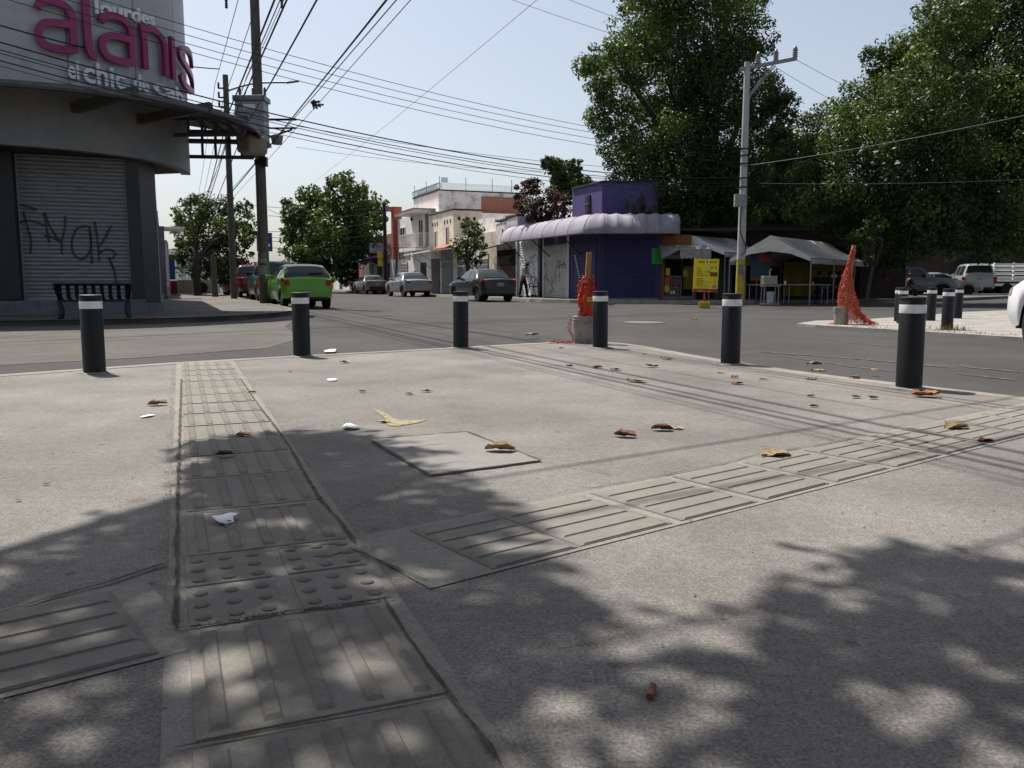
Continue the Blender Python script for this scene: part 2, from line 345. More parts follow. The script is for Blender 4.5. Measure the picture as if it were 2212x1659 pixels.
NB=[((-3.706,7.36),'dark bollard standing in front of the bench'),((-2.283,9.03),'dark bollard in front of the lime green hatchback'),((-.626,10.18),'dark bollard nearest the middle, in front of the dark grey sedan'),
    ((1.084,10.22),'dark bollard standing right beside the paint bucket with the orange mesh'),((2.146,8.16),'dark bollard in front of the yellow painted base of the grey pole'),((3.008,6.27),'largest and nearest dark bollard, on the right by the fallen leaves')]
for (x,y),l in NB: bollard((x,y,0),l)
isl=struct(MB().prism([(5.6,16.4),(5.75,15.8),(6.526,14.3),(7.335,12.5),(8.6,10.4),(12,6),(16,8),(22,20),(24,29),(17,26),(12.4,22.9),(9.5,19.9),(7.6,18.2),(6.4,17.6)],-.3,0.0).build('traffic_island',mat('pale_island_concrete',(.40,.375,.345),.9,0,.25,2,.3,80)))
for (x,y),l in [((8.011,17.3),'far bollard on the island, leftmost behind the nearest bollard'),((7.7,16.5),'far bollard on the island, almost hidden by the nearest bollard'),((8.797,17.55),'far bollard on the island just right of the nearest bollard top'),((7.379,14.15),'bollard on the island with dry grass tufts at its foot'),((9.971,18.7),'far bollard on the island, rightmost and partly hidden')]: bollard((x,y,0),l,splash=False)
gt=MB()
for i in range(420):
    if i<140: c=Vector((7.379,14.1,0))+Vector((random.gauss(0,.16),random.gauss(-.05,.09),0)); h=random.uniform(.03,.13)
    else:
        t=random.random(); c=Vector((5.9,15.8,0)).lerp(Vector((8.3,11,0)),t)+Vector((random.gauss(.08,.1),random.gauss(0,.1),0)); h=random.uniform(.01,.05)
    a=random.random()*6.28; d=Vector((math.cos(a),math.sin(a),0)); gt.add([c-d*.006,c+d*.006,c+Vector((random.gauss(0,.03),random.gauss(0,.03),h))],[(0,1,2)])
g_=gt.build('dry_grass',mat('dry_grass',(.3,.23,.09),.8,0,.4,12)); g_['kind']='stuff'; g_['label']='dry grass along the edge of the traffic island'
# ============================================================ litter: dead leaves and scraps
LC={'t':mat('leaf_tan',(.52,.36,.19),.8,0,.3,40),'o':mat('leaf_orange',(.5,.2,.05),.7,0,.3,40),'r':mat('leaf_red_brown',(.26,.085,.04),.7,0,.35,40),'m':mat('leaf_maroon',(.13,.012,.02),.6,0,.3,40),'y':mat('leaf_yellow',(.6,.3,.03),.7,0,.3,40),'g':mat('leaf_grey_green',(.3,.3,.16),.8,0,.3,40),'d':mat('leaf_dark',(.05,.035,.022),.8,0,.3,40)}
LN={'t':'dry tan curled leaf on the ground','o':'dry orange leaf on the ground','r':'red brown curled leaf on the ground','m':'maroon fallen petal on the ground','y':'small yellow leaf on the ground','g':'grey green fallen leaf on the ground','d':'small dark withered leaf on the ground'}
def leaf_mesh(seed,curl,fold):
    rs=random.Random(seed); mb=MB(); rows=[]; n,mm=9,6
    for i in range(n):
        t=i/(n-1); wd=.5*math.sin(math.pi*min(1,t*.93+.035))**.75*(1+.2*rs.uniform(-1,1)); row=[]
        for j in range(mm):
            s=j/(mm-1)*2-1; z=fold*abs(s)**1.3*wd*1.6+curl*(t-.45)**2*1.1+.05*math.sin(9*t+4*s+seed)+.03*math.sin(23*t+7*s)+.03*rs.uniform(-1,1)
            row.append((t-.5,s*wd*.62,max(.01,z+.015)))
        rows.append(row)
    mb.grid(rows); return mb
LV=[leaf_mesh(k,c,f) for k,(c,f) in enumerate([(.3,.35),(.6,.2),(.2,.6),(.8,.4),(.1,.25)])]
LMC={}
def put_leaf(px,py,size,c,label=None,z=0.006):
    k=random.randrange(5); key=(k,c)
    if key not in LMC: LMC[key]=LV[k].mesh('dead_leaf',LC[c],True)
    o=bpy.data.objects.new('dead_leaf',LMC[key]); COL.objects.link(o); p=G(px,py,z); s=size*p.y/F_*1.05
    o.location=p; o.scale=(s,s,s*.55); o.rotation_euler=(R(random.uniform(-4,4)),R(random.uniform(-3,3)),R(random.uniform(-28,28)+random.choice((0,180))))
    tag(o,label or LN[c],'leaf',None if label else 'fallen leaves, '+LN[c]); return o
put_leaf(1080,972,64,'t','large tan curled leaf lying on the square service cover',.014); put_leaf(1675,985,66,'t','large tan leaf on the crack beside the right tactile strip')
put_leaf(1350,942,48,'r','red brown leaf alone right of the service cover'); put_leaf(1430,928,46,'r','rust brown leaf touching a paler tan leaf'); put_leaf(1462,925,30,'t','pale upright leaf touching a rust brown leaf')
put_leaf(2065,927,56,'t','tan leaf on the far end of the right tactile strip'); put_leaf(2128,953,34,'m','maroon petal at the right edge of the pavement'); put_leaf(1998,856,54,'o','long orange leaf at the foot of the nearest bollard')
put_leaf(340,874,40,'t','tan leaf on the left slab beside the long tactile strip'); put_leaf(485,983,36,'r','red leaf lying on the long tactile strip',.014); put_leaf(382,986,14,'r','small dark red seed in the joint of the long tactile strip')
put_leaf(1760,788,34,'t','large upturned tan leaf at the kerb between two bollards'); put_leaf(1886,860,22,'m','small maroon petal near the nearest bollard')
for px,py,s,c in [(745,783,24,'t'),(783,846,14,'d'),(885,851,22,'t'),(922,845,24,'t'),(832,911,26,'t'),(1230,791,14,'r'),(1290,795,22,'o'),(1330,799,24,'t'),(1408,792,26,'t'),(1440,775,26,'r'),(1392,765,10,'o'),(1375,824,42,'g'),(1556,805,16,'y'),(1587,815,20,'r'),(1593,829,26,'o'),(1648,819,20,'t'),(1765,801,26,'t'),(1752,818,28,'t'),(1845,817,24,'t'),(1752,856,16,'r'),(1848,858,24,'t'),(1758,878,18,'r'),(1885,799,20,'t'),(1998,957,18,'d'),(525,942,34,'t'),(627,803,10,'d'),(1212,752,10,'d'),(545,848,16,'t'),(100,1045,14,'d'),(88,1448,16,'d'),(40,1080,14,'t'),(1150,724,30,'g'),(1320,660,16,'t'),(1500,690,14,'t')]: put_leaf(px,py,s,c)
def scrap(name,label,cat,poly,m,z=.006,warp=.01):
    pts=[G(*p) for p in poly]; c=sum(pts,Vector())/len(pts); mb=MB(c); n=len(pts)
    top=[p+Vector((0,0,z+warp*random.random())) for p in pts]; mb.add([c+Vector((0,0,z+warp*1.2))]+top,[(0,i+1,(i+1)%n+1) for i in range(n)])
    o=mb.build(name,m,None,True); o.location=c; sd=o.modifiers.new('thick','SOLIDIFY'); sd.thickness=.0012; return tag(o,label,cat)
M_PAPER=mat('paper_white',(.72,.73,.76),.8,0,.1,20)
pp=scrap('torn_paper','torn white paper with a drawn smile on the tactile strip','paper',[(458,1130),(478,1122),(498,1120),(516,1124),(504,1130),(506,1137),(488,1141),(472,1139)],M_PAPER,.012,.012)
ink=MB(pp.location)
for px,py,rx,ry in [(495,1125,5,1.8),(489,1134.5,5,1.6)]:
    ink.add([G(px,py,.031)]+[G(px+rx*math.cos(a*.6283),py+ry*math.sin(a*.6283),.031) for a in range(10)],[(0,1+(i+1)%10,1+i) for i in range(10)])
arc=[G(471+7*t*0+6*t,1127+9*t-3*t*t,.031) for t in(0,.25,.5,.75,1)]
ink.tube(arc,.0018,4); ik=ink.build('ink_drawing',mat('pen_ink',(.04,.045,.07),.7),pp)
scrap('paper_scrap','small crumpled white paper beside the service cover','paper',[(738,926),(748,922),(760,924),(778,925),(774,929),(758,931),(744,930)],M_PAPER,.008,.02)
scrap('paper_scrap','flat white paper strip on the left slab','paper',[(303,902),(320,898),(337,898),(325,902),(306,904)],M_PAPER,.004,.006)
scrap('paper_scrap','pale plastic wrapper by the second bollard','wrapper',[(706,821),(722,819),(730,821),(724,824),(710,824)],M_PAPER,.004,.006)
scrap('paper_scrap','white plastic lid on the road near the second bollard','wrapper',[(699,753),(712,751),(726,750),(724,755),(704,757)],M_PAPER,-.03,.01)
cb=MB(); c=G(1408,1502); cb.tube([c+Vector((-.008,-.022,.008)),c+Vector((.006,.022,.009))],.0075,8); tag(cb.build('cigarette_butt',LC['r']),'brown cigarette butt on the shaded foreground pavement','cigarette butt')
# worn white line marks on the asphalt
wm=MB()
for pts,wd in [([(1640,760),(1900,780),(2060,795)],.07),([(1780,735),(1960,752)],.04),([(1690,770),(1840,793),(1950,805)],.03),([(2060,790),(2212,806)],.08),([(2060,808),(2200,822)],.05),([(700,640),(800,642)],.1)]:
    ribbon(wm,[G(p[0],p[1]-0,ROADZ) for p in pts],wd,ROADZ+.006,.5)
o=wm.build('worn_line',mat('worn_road_paint',(.15,.147,.14),.9,0,.5,7)); o['kind']='structure'
# far manhole with pebbles round it
mh=thing('manhole_cover','flat manhole cover in the asphalt behind the middle bollards','manhole',G(1390,697,ROADZ))
MB().lathe([(.42,.004),(.42,.012),(.3,.016)],n=28).build('lid',M_BAR,mh); MB().lathe([(.5,.005),(.46,.014),(.43,.006)],n=28,caps=False).build('rim',M_DIRT,mh)
# ============================================================ helpers for buildings
def text_mesh(body,size,m,parent,loc,rot,ext=.004,align='LEFT',name='lettering',fn=None,sx=1,bold=0):
    c=bpy.data.curves.new('t','FONT'); c.body=body; c.size=size; c.extrude=ext; c.align_x=align; c.offset=bold; c.resolution_u=3
    o=bpy.data.objects.new('t',c); me=bpy.data.meshes.new_from_object(o); bpy.data.objects.remove(o); bpy.data.curves.remove(c)
    me.name=name; me.materials.clear(); me.materials.append(m)
    if fn:
        for v in me.vertices: v.co=fn(v.co.copy())
    ob=bpy.data.objects.new(name,me); COL.objects.link(ob); ob.parent=parent; ob.location=loc; ob.rotation_euler=rot; ob.scale=(sx,1,1); return ob
_SL={}
def shutter(parent,loc,rz,wd,ht,pitch,m,name='roller_shutter',slat_m=None):
    sm=slat_m or m; key=(round(wd,3),pitch,sm.name)
    if key not in _SL:
        p=pitch; pr=[(0,.0),(-.75,.10),(-.95,.36),(-.8,.62),(-.35,.82),(0,.98)]
        _SL[key]=MB().grid([[(-wd/2,y*p*.45,z*p) for y,z in pr],[(wd/2,y*p*.45,z*p) for y,z in pr]]).mesh('slat',sm)
    b=MB().b2((-wd/2,.01,0),(wd/2,.04,ht)); b.b2((-wd/2-.05,-.04,0),(-wd/2,.03,ht)); b.b2((wd/2,-.04,0),(wd/2+.05,.03,ht)); b.b2((-wd/2,-.045,0),(wd/2,.008,.07))
    o=b.build(name,m,parent); o.location=loc; o.rotation_euler=(0,0,rz)
    for i in range(int((ht-.07)/pitch)): link('slat',_SL[key],o,(0,.008,.07+i*pitch))
    return o
def smooth_pts(pts,n=6):
    if len(pts)<3: return pts
    out=[]
    for i in range(len(pts)-1):
        p0,p1,p2,p3=[Vector(pts[max(0,min(len(pts)-1,i+k))]) for k in(-1,0,1,2)]
        for j in range(n):
            t=j/n; out.append(.5*((2*p1)+(p2-p0)*t+(2*p0-5*p1+4*p2-p3)*t*t+(3*p1-p0-3*p2+p3)*t**3))
    out.append(Vector(pts[-1])); return out
def graffiti(parent,strokes,w,m,y=-.045):
    mb=MB()
    for st in strokes:
        pts=smooth_pts([(p[0],p[1]) for p in st]); L=[];Q=[]
        for i,p in enumerate(pts):
            t=(Vector(pts[min(i+1,len(pts)-1)])-Vector(pts[max(i-1,0)])); t=t.normalized() if t.length>0 else Vector((1,0)); n=Vector((-t.y,t.x)); ww=w*random.uniform(.75,1.15)/2
            a=Vector(p)+n*ww; b=Vector(p)-n*ww; L.append((a.x,y,a.y)); Q.append((b.x,y,b.y))
        mb.grid([L,Q])
    return mb.build('graffiti',m,parent)
M_SPRAY=mat('black_spray_paint',(.075,.08,.085),.8); M_SPRAYB=mat('blue_spray_paint',(.06,.13,.3),.8)
# ============================================================ corner store with the pink letters
SO=(-1.95,23.5,0)
st=thing('corner_store','grey corner shop with big pink letters and a curved canopy','building',W(*SO),TH)
M_PANEL=mat('grey_cladding',(.44,.46,.485),.45,.1,.1,3); M_PANEL2=mat('lower_cladding',(.33,.335,.34),.5,.1,.12,3)
M_SOFF=mat('dark_soffit',(.05,.052,.055),.7); M_PIL=mat('dark_pillar_cladding',(.035,.037,.04),.45,.1,.2,4)
M_SHUT=mat('galvanised_shutter',(.42,.44,.45),.5,.25,.2,3,stretch=(1,1,8)); M_STEP=mat('grey_step',(.21,.225,.25),.85,0,.25,3,.3,40)
RA,CU,CV=4.0,-3.2,25.0
def wpath(s,off=0):   # s from -7 (front, far left) .. 0 (arc start) .. arc .. side
    Rr=RA+off; al=RA*math.pi/2
    if s<=0: return Vector((CU+s,21-off,0)),Vector((0,-1,0))
    if s<al:
        a=-math.pi/2+s/RA; n=Vector((math.cos(a),math.sin(a),0)); return Vector((CU,CV,0))+n*Rr,n
    return Vector((CU+RA+off,CV+s-al,0)),Vector((1,0,0))
SS=[-8+i*.5 for i in range(16)]+[i*.2 for i in range(32)]+[6.28]
def wallband(z0,z1,off,th,name,m):
    rows=[]
    for z,o_ in((z0,off-th),(z0,off),(z1,off),(z1,off-th)): rows.append([wpath(s,o_)[0]+Vector((0,0,z)) for s in SS])
    rows.append(rows[0]); return MB(SO).grid(rows).build(name,m,st,True,auto=50)
wallband(3.72,5.02,0,.25,'lower_fascia',M_PANEL2)
# upper cladding panels, each with its own seams
seams=[-8,-6.2,-4.6,-3.0,-1.5,0,1.5,3.1,4.7,6.28]
for a,b in zip(seams,seams[1:]):
    n=max(2,int((b-a)/.2)); ss=[a+.008+(b-a-.016)*i/n for i in range(n+1)]
    for z0,z1 in((5.02,8.2),):
        rows=[[wpath(s,o_)[0]+Vector((0,0,z)) for s in ss] for z,o_ in((z0,-.2),(z0,.015),(z1,.015),(z1,-.2))]; rows.append(rows[0]); MB(SO).grid(rows).build('cladding_panel',M_PANEL,st,True,auto=50)
wallband(5.02,8.18,-.01,.3,'wall_core',M_SOFF)
MB(SO).prism([(-9.9,21.1),(-3.2,21.1)]+[tuple((wpath(s,-.1)[0])[:2]) for s in [i*.4 for i in range(1,16)]]+[(-.15,25.4),(-.15,40),(-9.9,40)],8.0,8.22).build('roof',M_SOFF,st)
MB(SO).prism([(-9.9,21.1),(-3.2,21.1)]+[tuple((wpath(s,-.1)[0])[:2]) for s in [i*.4 for i in range(1,16)]]+[(-.15,25.4),(-.15,40),(-9.9,40)],3.74,3.86).build('soffit',M_SOFF,st)
MB(SO).prism([(-9.9,22.46),(-.74,22.46),(-.15,23.7),(-.15,40),(-9.9,40)],.05,3.74).build('ground_wall',M_PANEL2,st); MB(SO).b2((-9.8,25.2,3.88),(-.2,39.9,7.98)).build('side_wall',M_PANEL2,st)
MB(SO).b2((-9.9,21.75,-.1),(-.45,22.5,.385)).prism([(-.75,22.5),(-.45,22.35),(-.05,23.4),(-.05,39.9),(-.75,39.9)],-.1,.3).build('step',M_STEP,st,bevel=.015)
sh=shutter(st,Vector((-1.87,22.40,.385))-Vector(SO),0,2.22,3.33,.0925,M_SHUT)
MB(SO).b2((-3.9,22.05,.385),(-3.05,22.44,3.74)).build('pillar',M_PIL,st,bevel=.03)
MB(SO).prism([(-.74,22.46),(-.74,22.3),(-.45,22.42),(-.1,23.2),(-.12,23.72)],.3,3.74).build('pillar',M_PIL,st)
MB(SO).b2((-.14,23.75,.3),(-.1,25.2,3.7)).b2((-.14,25.5,.3),(-.1,26.8,3.1)).build('side_panel',M_PANEL,st)
for v in (27.2,30.2,33.2,36.2): shutter(st,Vector((-.12,v+1.1,.3))-Vector(SO),math.pi/2,2.2,2.6,.1,mat('lilac_shutter',(.3,.28,.36),.6))
gx=lambda x,y:((x-500)/720*2.22-.02,(950-y)/900*3.33)   # from the close view of the shutter
graffiti(sh,[[gx(*p) for p in s] for s in [[(140,360),(200,370),(250,385)],[(135,470),(200,455),(300,480)],[(165,400),(185,500),(200,580),(190,660)],[(300,400),(310,500),(320,590)],[(300,400),(340,500),(400,590)],[(290,545),(345,555),(390,580)],[(400,590),(430,500),(440,420)],[(405,590),(400,660)],
   [(590,480),(520,495),(480,560),(475,640),(520,690),(570,670),(605,600),(600,480)],[(600,480),(605,600),(602,720)],[(640,450),(650,560),(655,700)],[(755,470),(700,560),(650,620)],[(650,650),(720,625),(770,650),(750,680),(720,680)],[(720,675),(755,760),(765,850)]]],.05,M_SPRAY,-.04)
# --- sign letters
def s_of_px(px,z,off=.05):
    best=min(((abs(proj(W(*(wpath(s,off)[0][:2]),z))[0]-px),s) for s in [-5+i*.02 for i in range(600)])); return best[1]
M_PINK=mat('magenta_letter',(.30,.012,.115),.4,0,.08,4,coat=.2); M_LWH=mat('pale_letter',(.68,.68,.66),.5,0,.08,4); M_LGR=mat('steel_letter',(.64,.68,.72),.4,.0,.08,4)
AL={'a':[[(.08,.80),(.2,.95),(.5,1.0),(.78,.93),(.9,.75),(.9,.5),(.9,.0)],[(.9,.55),(.55,.56),(.25,.52),(.1,.38),(.08,.22),(.2,.06),(.45,.02),(.7,.03),(.9,.05)]],
    'l':[[(.3,1.62),(.3,.6),(.34,.2),(.5,.02),(.8,-.02)]],'n':[[(.1,1.02),(.14,.6),(.14,.0)],[(.14,.85),(.35,.98),(.6,.96),(.82,.84),(.9,.6),(.9,.0)]],
    'i':[[(.5,1.03),(.5,.0)]],'s':[[(.88,.72),(.8,.92),(.5,1.0),(.2,.9),(.1,.72),(.25,.58),(.6,.45),(.88,.3),(.85,.1),(.55,.0),(.2,.04),(.1,.22)]]}
zb,xh=5.79,.98
for ch,a,b in [('a',73,161),('l',173,207),('a',206,283),('n',293,352),('i',354,371),('s',373,407)]:
    s0,s1=s_of_px(a,6.4),s_of_px(b,6.4); mb=MB(SO); th=.075
    for stroke in AL[ch]:
        pts=smooth_pts(stroke,7); n=len(pts); rows=[]
        P2=[Vector((s0+(s1-s0)*p[0],zb+xh*p[1])) for p in pts]
        for i,p in enumerate(P2):
            t=(P2[min(i+1,n-1)]-P2[max(i-1,0)]).normalized(); nn=Vector((-t.y,t.x))*th; row=[]
            for q,of in((p+nn,.1),(p+nn,.2),(p-nn,.2),(p-nn,.1)): row.append(wpath(q.x,of)[0]+Vector((0,0,q.y)))
            rows.append(row+[row[0]])
        mb.grid(rows); mb.add(rows[0][:4],[(0,1,2,3)]); mb.add(rows[-1][:4],[(3,2,1,0)])
    mb.build('letter',M_PINK,st)
def wrap(s0,z0,k=1,sl=0):
    def f(c):
        q,n=wpath(s0+c.x*k,.06+max(0,c.z)); return q+Vector((0,0,z0+c.y+sl*c.x*k))-Vector(SO)
    return f
def word(t,px0,px1,z,size,m,bold=.012,sl=0):
    s0,s1=s_of_px(px0,z),s_of_px(px1,z); o=text_mesh(t,size,m,None,(0,0,0),(0,0,0),.06,bold=bold); w0=max(v.co.x for v in o.data.vertices); me=o.data; bpy.data.objects.remove(o)
    f=wrap(s0,z,(s1-s0)/w0,sl)
    for v in me.vertices: v.co=f(v.co.copy())
    ob=bpy.data.objects.new('lettering',me); COL.objects.link(ob); ob.parent=st
word('lourdes',201,331,6.74,.44,M_LWH,sl=.09); word('el',145,170,5.25,.52,M_LGR); word('chic',177,268,5.22,.64,M_LGR); word('de',285,318,5.3,.48,M_LGR); word('cab',328,392,5.34,.48,M_LGR)
# --- canopy
def cpath(t):  # outer edge
    if t<=0: return Vector((-2.2+t,19.7,0))
    a=-math.pi/2+min(t,1)*math.pi/2; return Vector((-2.2+4.8*math.cos(a),24.5+4.8*math.sin(a),0))
TT=[-8,-6,-4,-3,-2,-1,0]+[i/14 for i in range(1,15)]
def inner(t): 
    if t<=0: return Vector((CU+t,21,0))
    s=t*RA*math.pi/2; return wpath(s,0)[0]
M_CAN=mat('canopy_sheet',(.2,.2,.2),.5,.3,.2,5); M_FRM=mat('canopy_frame',(.10,.098,.095),.6,.2,.2,5)
cp=MB(SO); zo,zi=4.76,5.04
cp.grid([[cpath(t)+Vector((0,0,zo)) for t in TT],[inner(t)+Vector((0,0,zi)) for t in TT]]); cp.grid([[inner(t)+Vector((0,0,zi+.03)) for t in TT],[cpath(t)+Vector((0,0,zo+.03)) for t in TT]]); cp.grid([[cpath(t)+Vector((0,0,zo-.06)) for t in TT],[cpath(t)+Vector((0,0,zo+.05)) for t in TT]])
can=cp.build('canopy',M_CAN,st)
for k in (0,.2,.4,.6,.8):
    p=[inner(t).lerp(cpath(t),1-k*.95)+Vector((0,0,zo+(zi-zo)*k-.07)) for t in TT]; MB(SO).tube(p,.04,6).build('purlin',M_FRM,can)
def truss(t,zl,zu,n=5):
    a,b=inner(t),cpath(t); mb=MB(SO); b=b.lerp(a,.02)
    mb.bar(a+Vector((0,0,zu)),b+Vector((0,0,zu)),.09,.09); mb.bar(a+Vector((0,0,zl)),b.lerp(a,.07)+Vector((0,0,zl)),.09,.09); mb.bar(b.lerp(a,.07)+Vector((0,0,zl)),b+Vector((0,0,zu)),.08,.08)
    for i in range(1,n):
        p=a.lerp(b,i/n*.95); mb.bar(p+Vector((0,0,zl)),p+Vector((0,0,zu)),.07,.07)
    mb.build('truss',M_FRM,can)
truss(1,4.22,4.62); truss(.97,4.62,4.86); truss(.72,4.5,4.9)
for t in (-5,-1.9,.25,.5):
    a,b=inner(t),cpath(t); MB(SO).bar(a+Vector((0,0,4.62)),b+Vector((0,0,4.84)),.16,.2).build('bracket',M_FRM,can)
MB(SO).bar(cpath(1)+Vector((-.5,-.6,4.5)),cpath(1)+Vector((.05,-.1,4.5)),.5,.5).build('end_box',mat('tan_box',(.4,.33,.26),.7),can,bevel=.1)
# --- sidewalk at the store
sw=[W(-40,18.8),W(-.8,18.8)]+[W(-.8+4.1*math.sin(a),25-6.2*math.cos(a)) for a in [i*R(9) for i in range(1,10)]]+[W(3.3,25.1),W(3.3,200),W(-40,200)]
struct(MB().prism(sw,-.3,.06).build('left_sidewalk',M_SIDE))
kk=MB(); kk.grid(strip_along(sw[0:13],-.1,.066,.11)); struct(kk.build('left_kerb',mat('worn_yellow_kerb',(.26,.22,.12),.85,0,.4,2,.3,50,c2=(.16,.155,.14))))
# --- bench
bn=thing('bench','black steel strap bench in front of the closed shop shutter','bench',W(-1.35,19.35,.06),TH)
def slat_path(): return [(0,.3,.70),(0,.23,.705),(0,.15,.62),(0,.1,.45),(0,.02,.405),(0,-.2,.40),(0,-.26,.37)]
for i in range(9):
    x=-.62+i*.155; pts=smooth_pts([(x,-p[1],p[2]) for p in slat_path()],3); rows=[[(p.x-.038,p.y,p.z) for p in pts],[(p.x+.038,p.y,p.z) for p in pts]]
    o=MB().grid(rows).build('slat',M_DARKM,bn); sd=o.modifiers.new('t','SOLIDIFY'); sd.thickness=.012
for s in(-1,1):
    MB().tube(smooth_pts([(s*.64,.27,0),(s*.62,.24,.18),(s*.64,.05,.36),(s*.66,-.1,.5),(s*.7,-.24,.7)],4),.035,8).tube(smooth_pts([(s*.64,-.26,0),(s*.6,-.22,.2),(s*.64,-.05,.38)],4),.045,8).build('leg',M_DARKM,bn,True)
    MB().tube([(s*.7,-.24,.7),(s*.72,0,.62),(s*.68,.2,.6)],.025,6).build('armrest',M_DARKM,bn,True)
MB().tube([(-.72,-.245,.7),(.72,-.245,.7)],.028,8).build('top_rail',M_DARKM,bn); MB().b2((-.66,.2,.34),(.66,.24,.38)).b2((-.66,-.16,.34),(.66,-.1,.39)).build('seat_rail',M_DARKM,bn)
# ============================================================ right hand row of houses along the main street
M_WW=mat('white_stucco',(.66,.64,.61),.85,0,.13,1.2,.2,30); M_PK=mat('pale_pink_stucco',(.62,.55,.52),.85,0,.14,1.5,.2,30); M_CR=mat('cream_stucco',(.55,.49,.40),.85,0,.2,1.5,.2,30)
M_MOT=mat('peeling_plaster',(.55,.53,.51),.9,0,.2,1.6,.4,12,c2=(.2,.17,.16)); M_MOT2=mat('mottled_lilac_plaster',(.56,.53,.55),.9,0,.2,2.6,.4,14,c2=(.1,.08,.11))
M_TERR=mat('terracotta',(.30,.07,.045),.75,0,.15,4); M_LEDGE=mat('dark_coping',(.07,.062,.055),.9,0,.3,3)
def brick_mat(name,c1,c2,mort,bw=.25,bh=.065):
    m=bpy.data.materials.new(name); m.use_nodes=True; n=m.node_tree; b=n.nodes['Principled BSDF']; b.inputs['Roughness'].default_value=.9
    tc=n.nodes.new('ShaderNodeTexCoord'); mp=n.nodes.new('ShaderNodeMapping'); mp.inputs['Rotation'].default_value=(R(90),0,0)
    br=n.nodes.new('ShaderNodeTexBrick'); br.inputs['Color1'].default_value=lin(c1); br.inputs['Color2'].default_value=lin(c2); br.inputs['Mortar'].default_value=lin(mort); br.inputs['Scale'].default_value=1; br.inputs['Brick Width'].default_value=bw; br.inputs['Row Height'].default_value=bh; br.inputs['Mortar Size'].default_value=.01
    n.links.new(tc.outputs['Object'],mp.inputs[0]); n.links.new(mp.outputs[0],br.inputs[0]); n.links.new(br.outputs[0],b.inputs['Base Color']); return m
M_BRICK=brick_mat('red_brick',(.33,.1,.05),(.25,.075,.04),(.3,.2,.15))
UF=16.7
def house(name,label,v0,v1,ht,depth,m,group='houses along the main street'):
    h=thing(name,label,'building',W(UF,v0),TH,group); MB().b2((0,0,-.1),(depth,v1-v0,ht)).build('wall',m,h); return h
def fwin(h,y0,y1,z0,z1,frame=M_DARKM,bars=1,glass=M_WGLASS,x=0):
    o=MB().b2((x-.03,y0,z0),(x+.02,y1,z1)).build('window',glass,h); f=MB(); e=.05
    f.b2((x-.06,y0-e,z0-e),(x+.01,y0,z1+e)).b2((x-.06,y1,z0-e),(x+.01,y1+e,z1+e)).b2((x-.06,y0,z0-e),(x+.01,y1,z0)).b2((x-.06,y0,z1),(x+.01,y1,z1+e))
    for i in range(bars): yy=y0+(y1-y0)*(i+1)/(bars+1); f.b2((x-.055,yy-.02,z0),(x,yy+.02,z1))
    f.build('frame',frame,o); return o
def zat(py,Y): return P(1106,py,Y).z
# sidewalk right
struct(MB().prism([W(14.7,33.2),W(14.9,32.4),W(15.5,31.0)]+[Vector((x,y,0)) for x,y in((5.2,33.0),(7.2,33.1),(10.2,33.4),(20,38),(28,46),(40,52))]+[W(60,60),W(60,220),W(14.7,220)],-.3,.09).build('right_sidewalk',M_SIDE))
kk=MB(); kk.grid(strip_along([W(14.7,110),W(14.7,33.2),W(14.9,32.4),W(15.5,31.0),(5.2,33.0),(7.2,33.1),(9.6,33.35)],.13,.096,.14)); struct(kk.build('right_kerb',mat('pale_kerb',(.42,.38,.31),.9,0,.3,2,.4,30)))
# --- house with the balcony
B1=house('balcony_house','white two storey house with a railed balcony and small roof',54.7,63.4,5.55,8,M_WW)
MB().b2((1.3,2.1,5.55),(8,8.5,7.15)).build('upper_block',M_WW,B1); MB().b2((1.22,2.0,7.15),(8,8.6,7.25)).build('coping',M_LEDGE,B1)
MB().b2((1.25,1.96,4.4),(8,2.08,7.15)).build('weathered_side_wall',M_MOT,B1)
MB().b2((4.4,1.9,5.3),(7.4,1.955,6.85)).build('brick_patch',M_BRICK,B1)
MB().b2((3.2,1.92,4.7),(6.1,1.952,5.3)).build('bare_plaster',mat('ochre_plaster',(.33,.27,.19),.9,0,.3,3),B1)
MB().b2((-1.15,.0,5.5),(.4,4.9,5.68)).build('roof_overhang',mat('stained_white',(.55,.53,.5),.85,0,.25,2),B1); MB().b2((-1.18,-.02,5.68),(.4,4.95,5.73)).build('overhang_coping',M_TERR,B1)
bal=MB().b2((-.95,.3,2.95),(0,4.6,3.2)).build('balcony',M_WW,B1)
rl=MB(); rl.b2((-.95,.3,4.08),(-.9,4.6,4.13)).b2((-.95,.3,4.08),(0,.35,4.13)).b2((-.95,4.55,4.08),(0,4.6,4.13)); rl.build('rail',M_PK,bal)
bm_=MB().b2((-.012,-.012,0),(.012,.012,.9)).mesh('baluster',M_PK)
for i in range(30): link('baluster',bm_,bal,(-.93,.35+i*.145,3.2))
for i in range(6): link('baluster',bm_,bal,(-.8+i*.15,.32,3.2))
MB().b2((-.02,.3,3.2),(.01,1.1,5.4)).build('stone_pilaster',mat('stone_facing',(.3,.24,.2),.9,0,.4,5,.5,10),B1)
fwin(B1,1.6,2.6,3.25,5.1,M_WHITE,1); MB().tube([(-.5,2.8,5.5),(-.5,2.8,5.3)],.015,6).lathe([(.05,5.05),(.1,5.25),(.03,5.32)],(-.5,2.8,0),8).build('lantern',M_DARKM,B1)
fwin(B1,6.3,7.6,zat(513,61),zat(488,61),M_WHITE,1); MB().b2((-.03,5.0,2.55),(.0,8.2,3.7)).build('stone_panel',mat('stone_facing2',(.3,.28,.24),.9,0,.4,4,.5,8),B1)
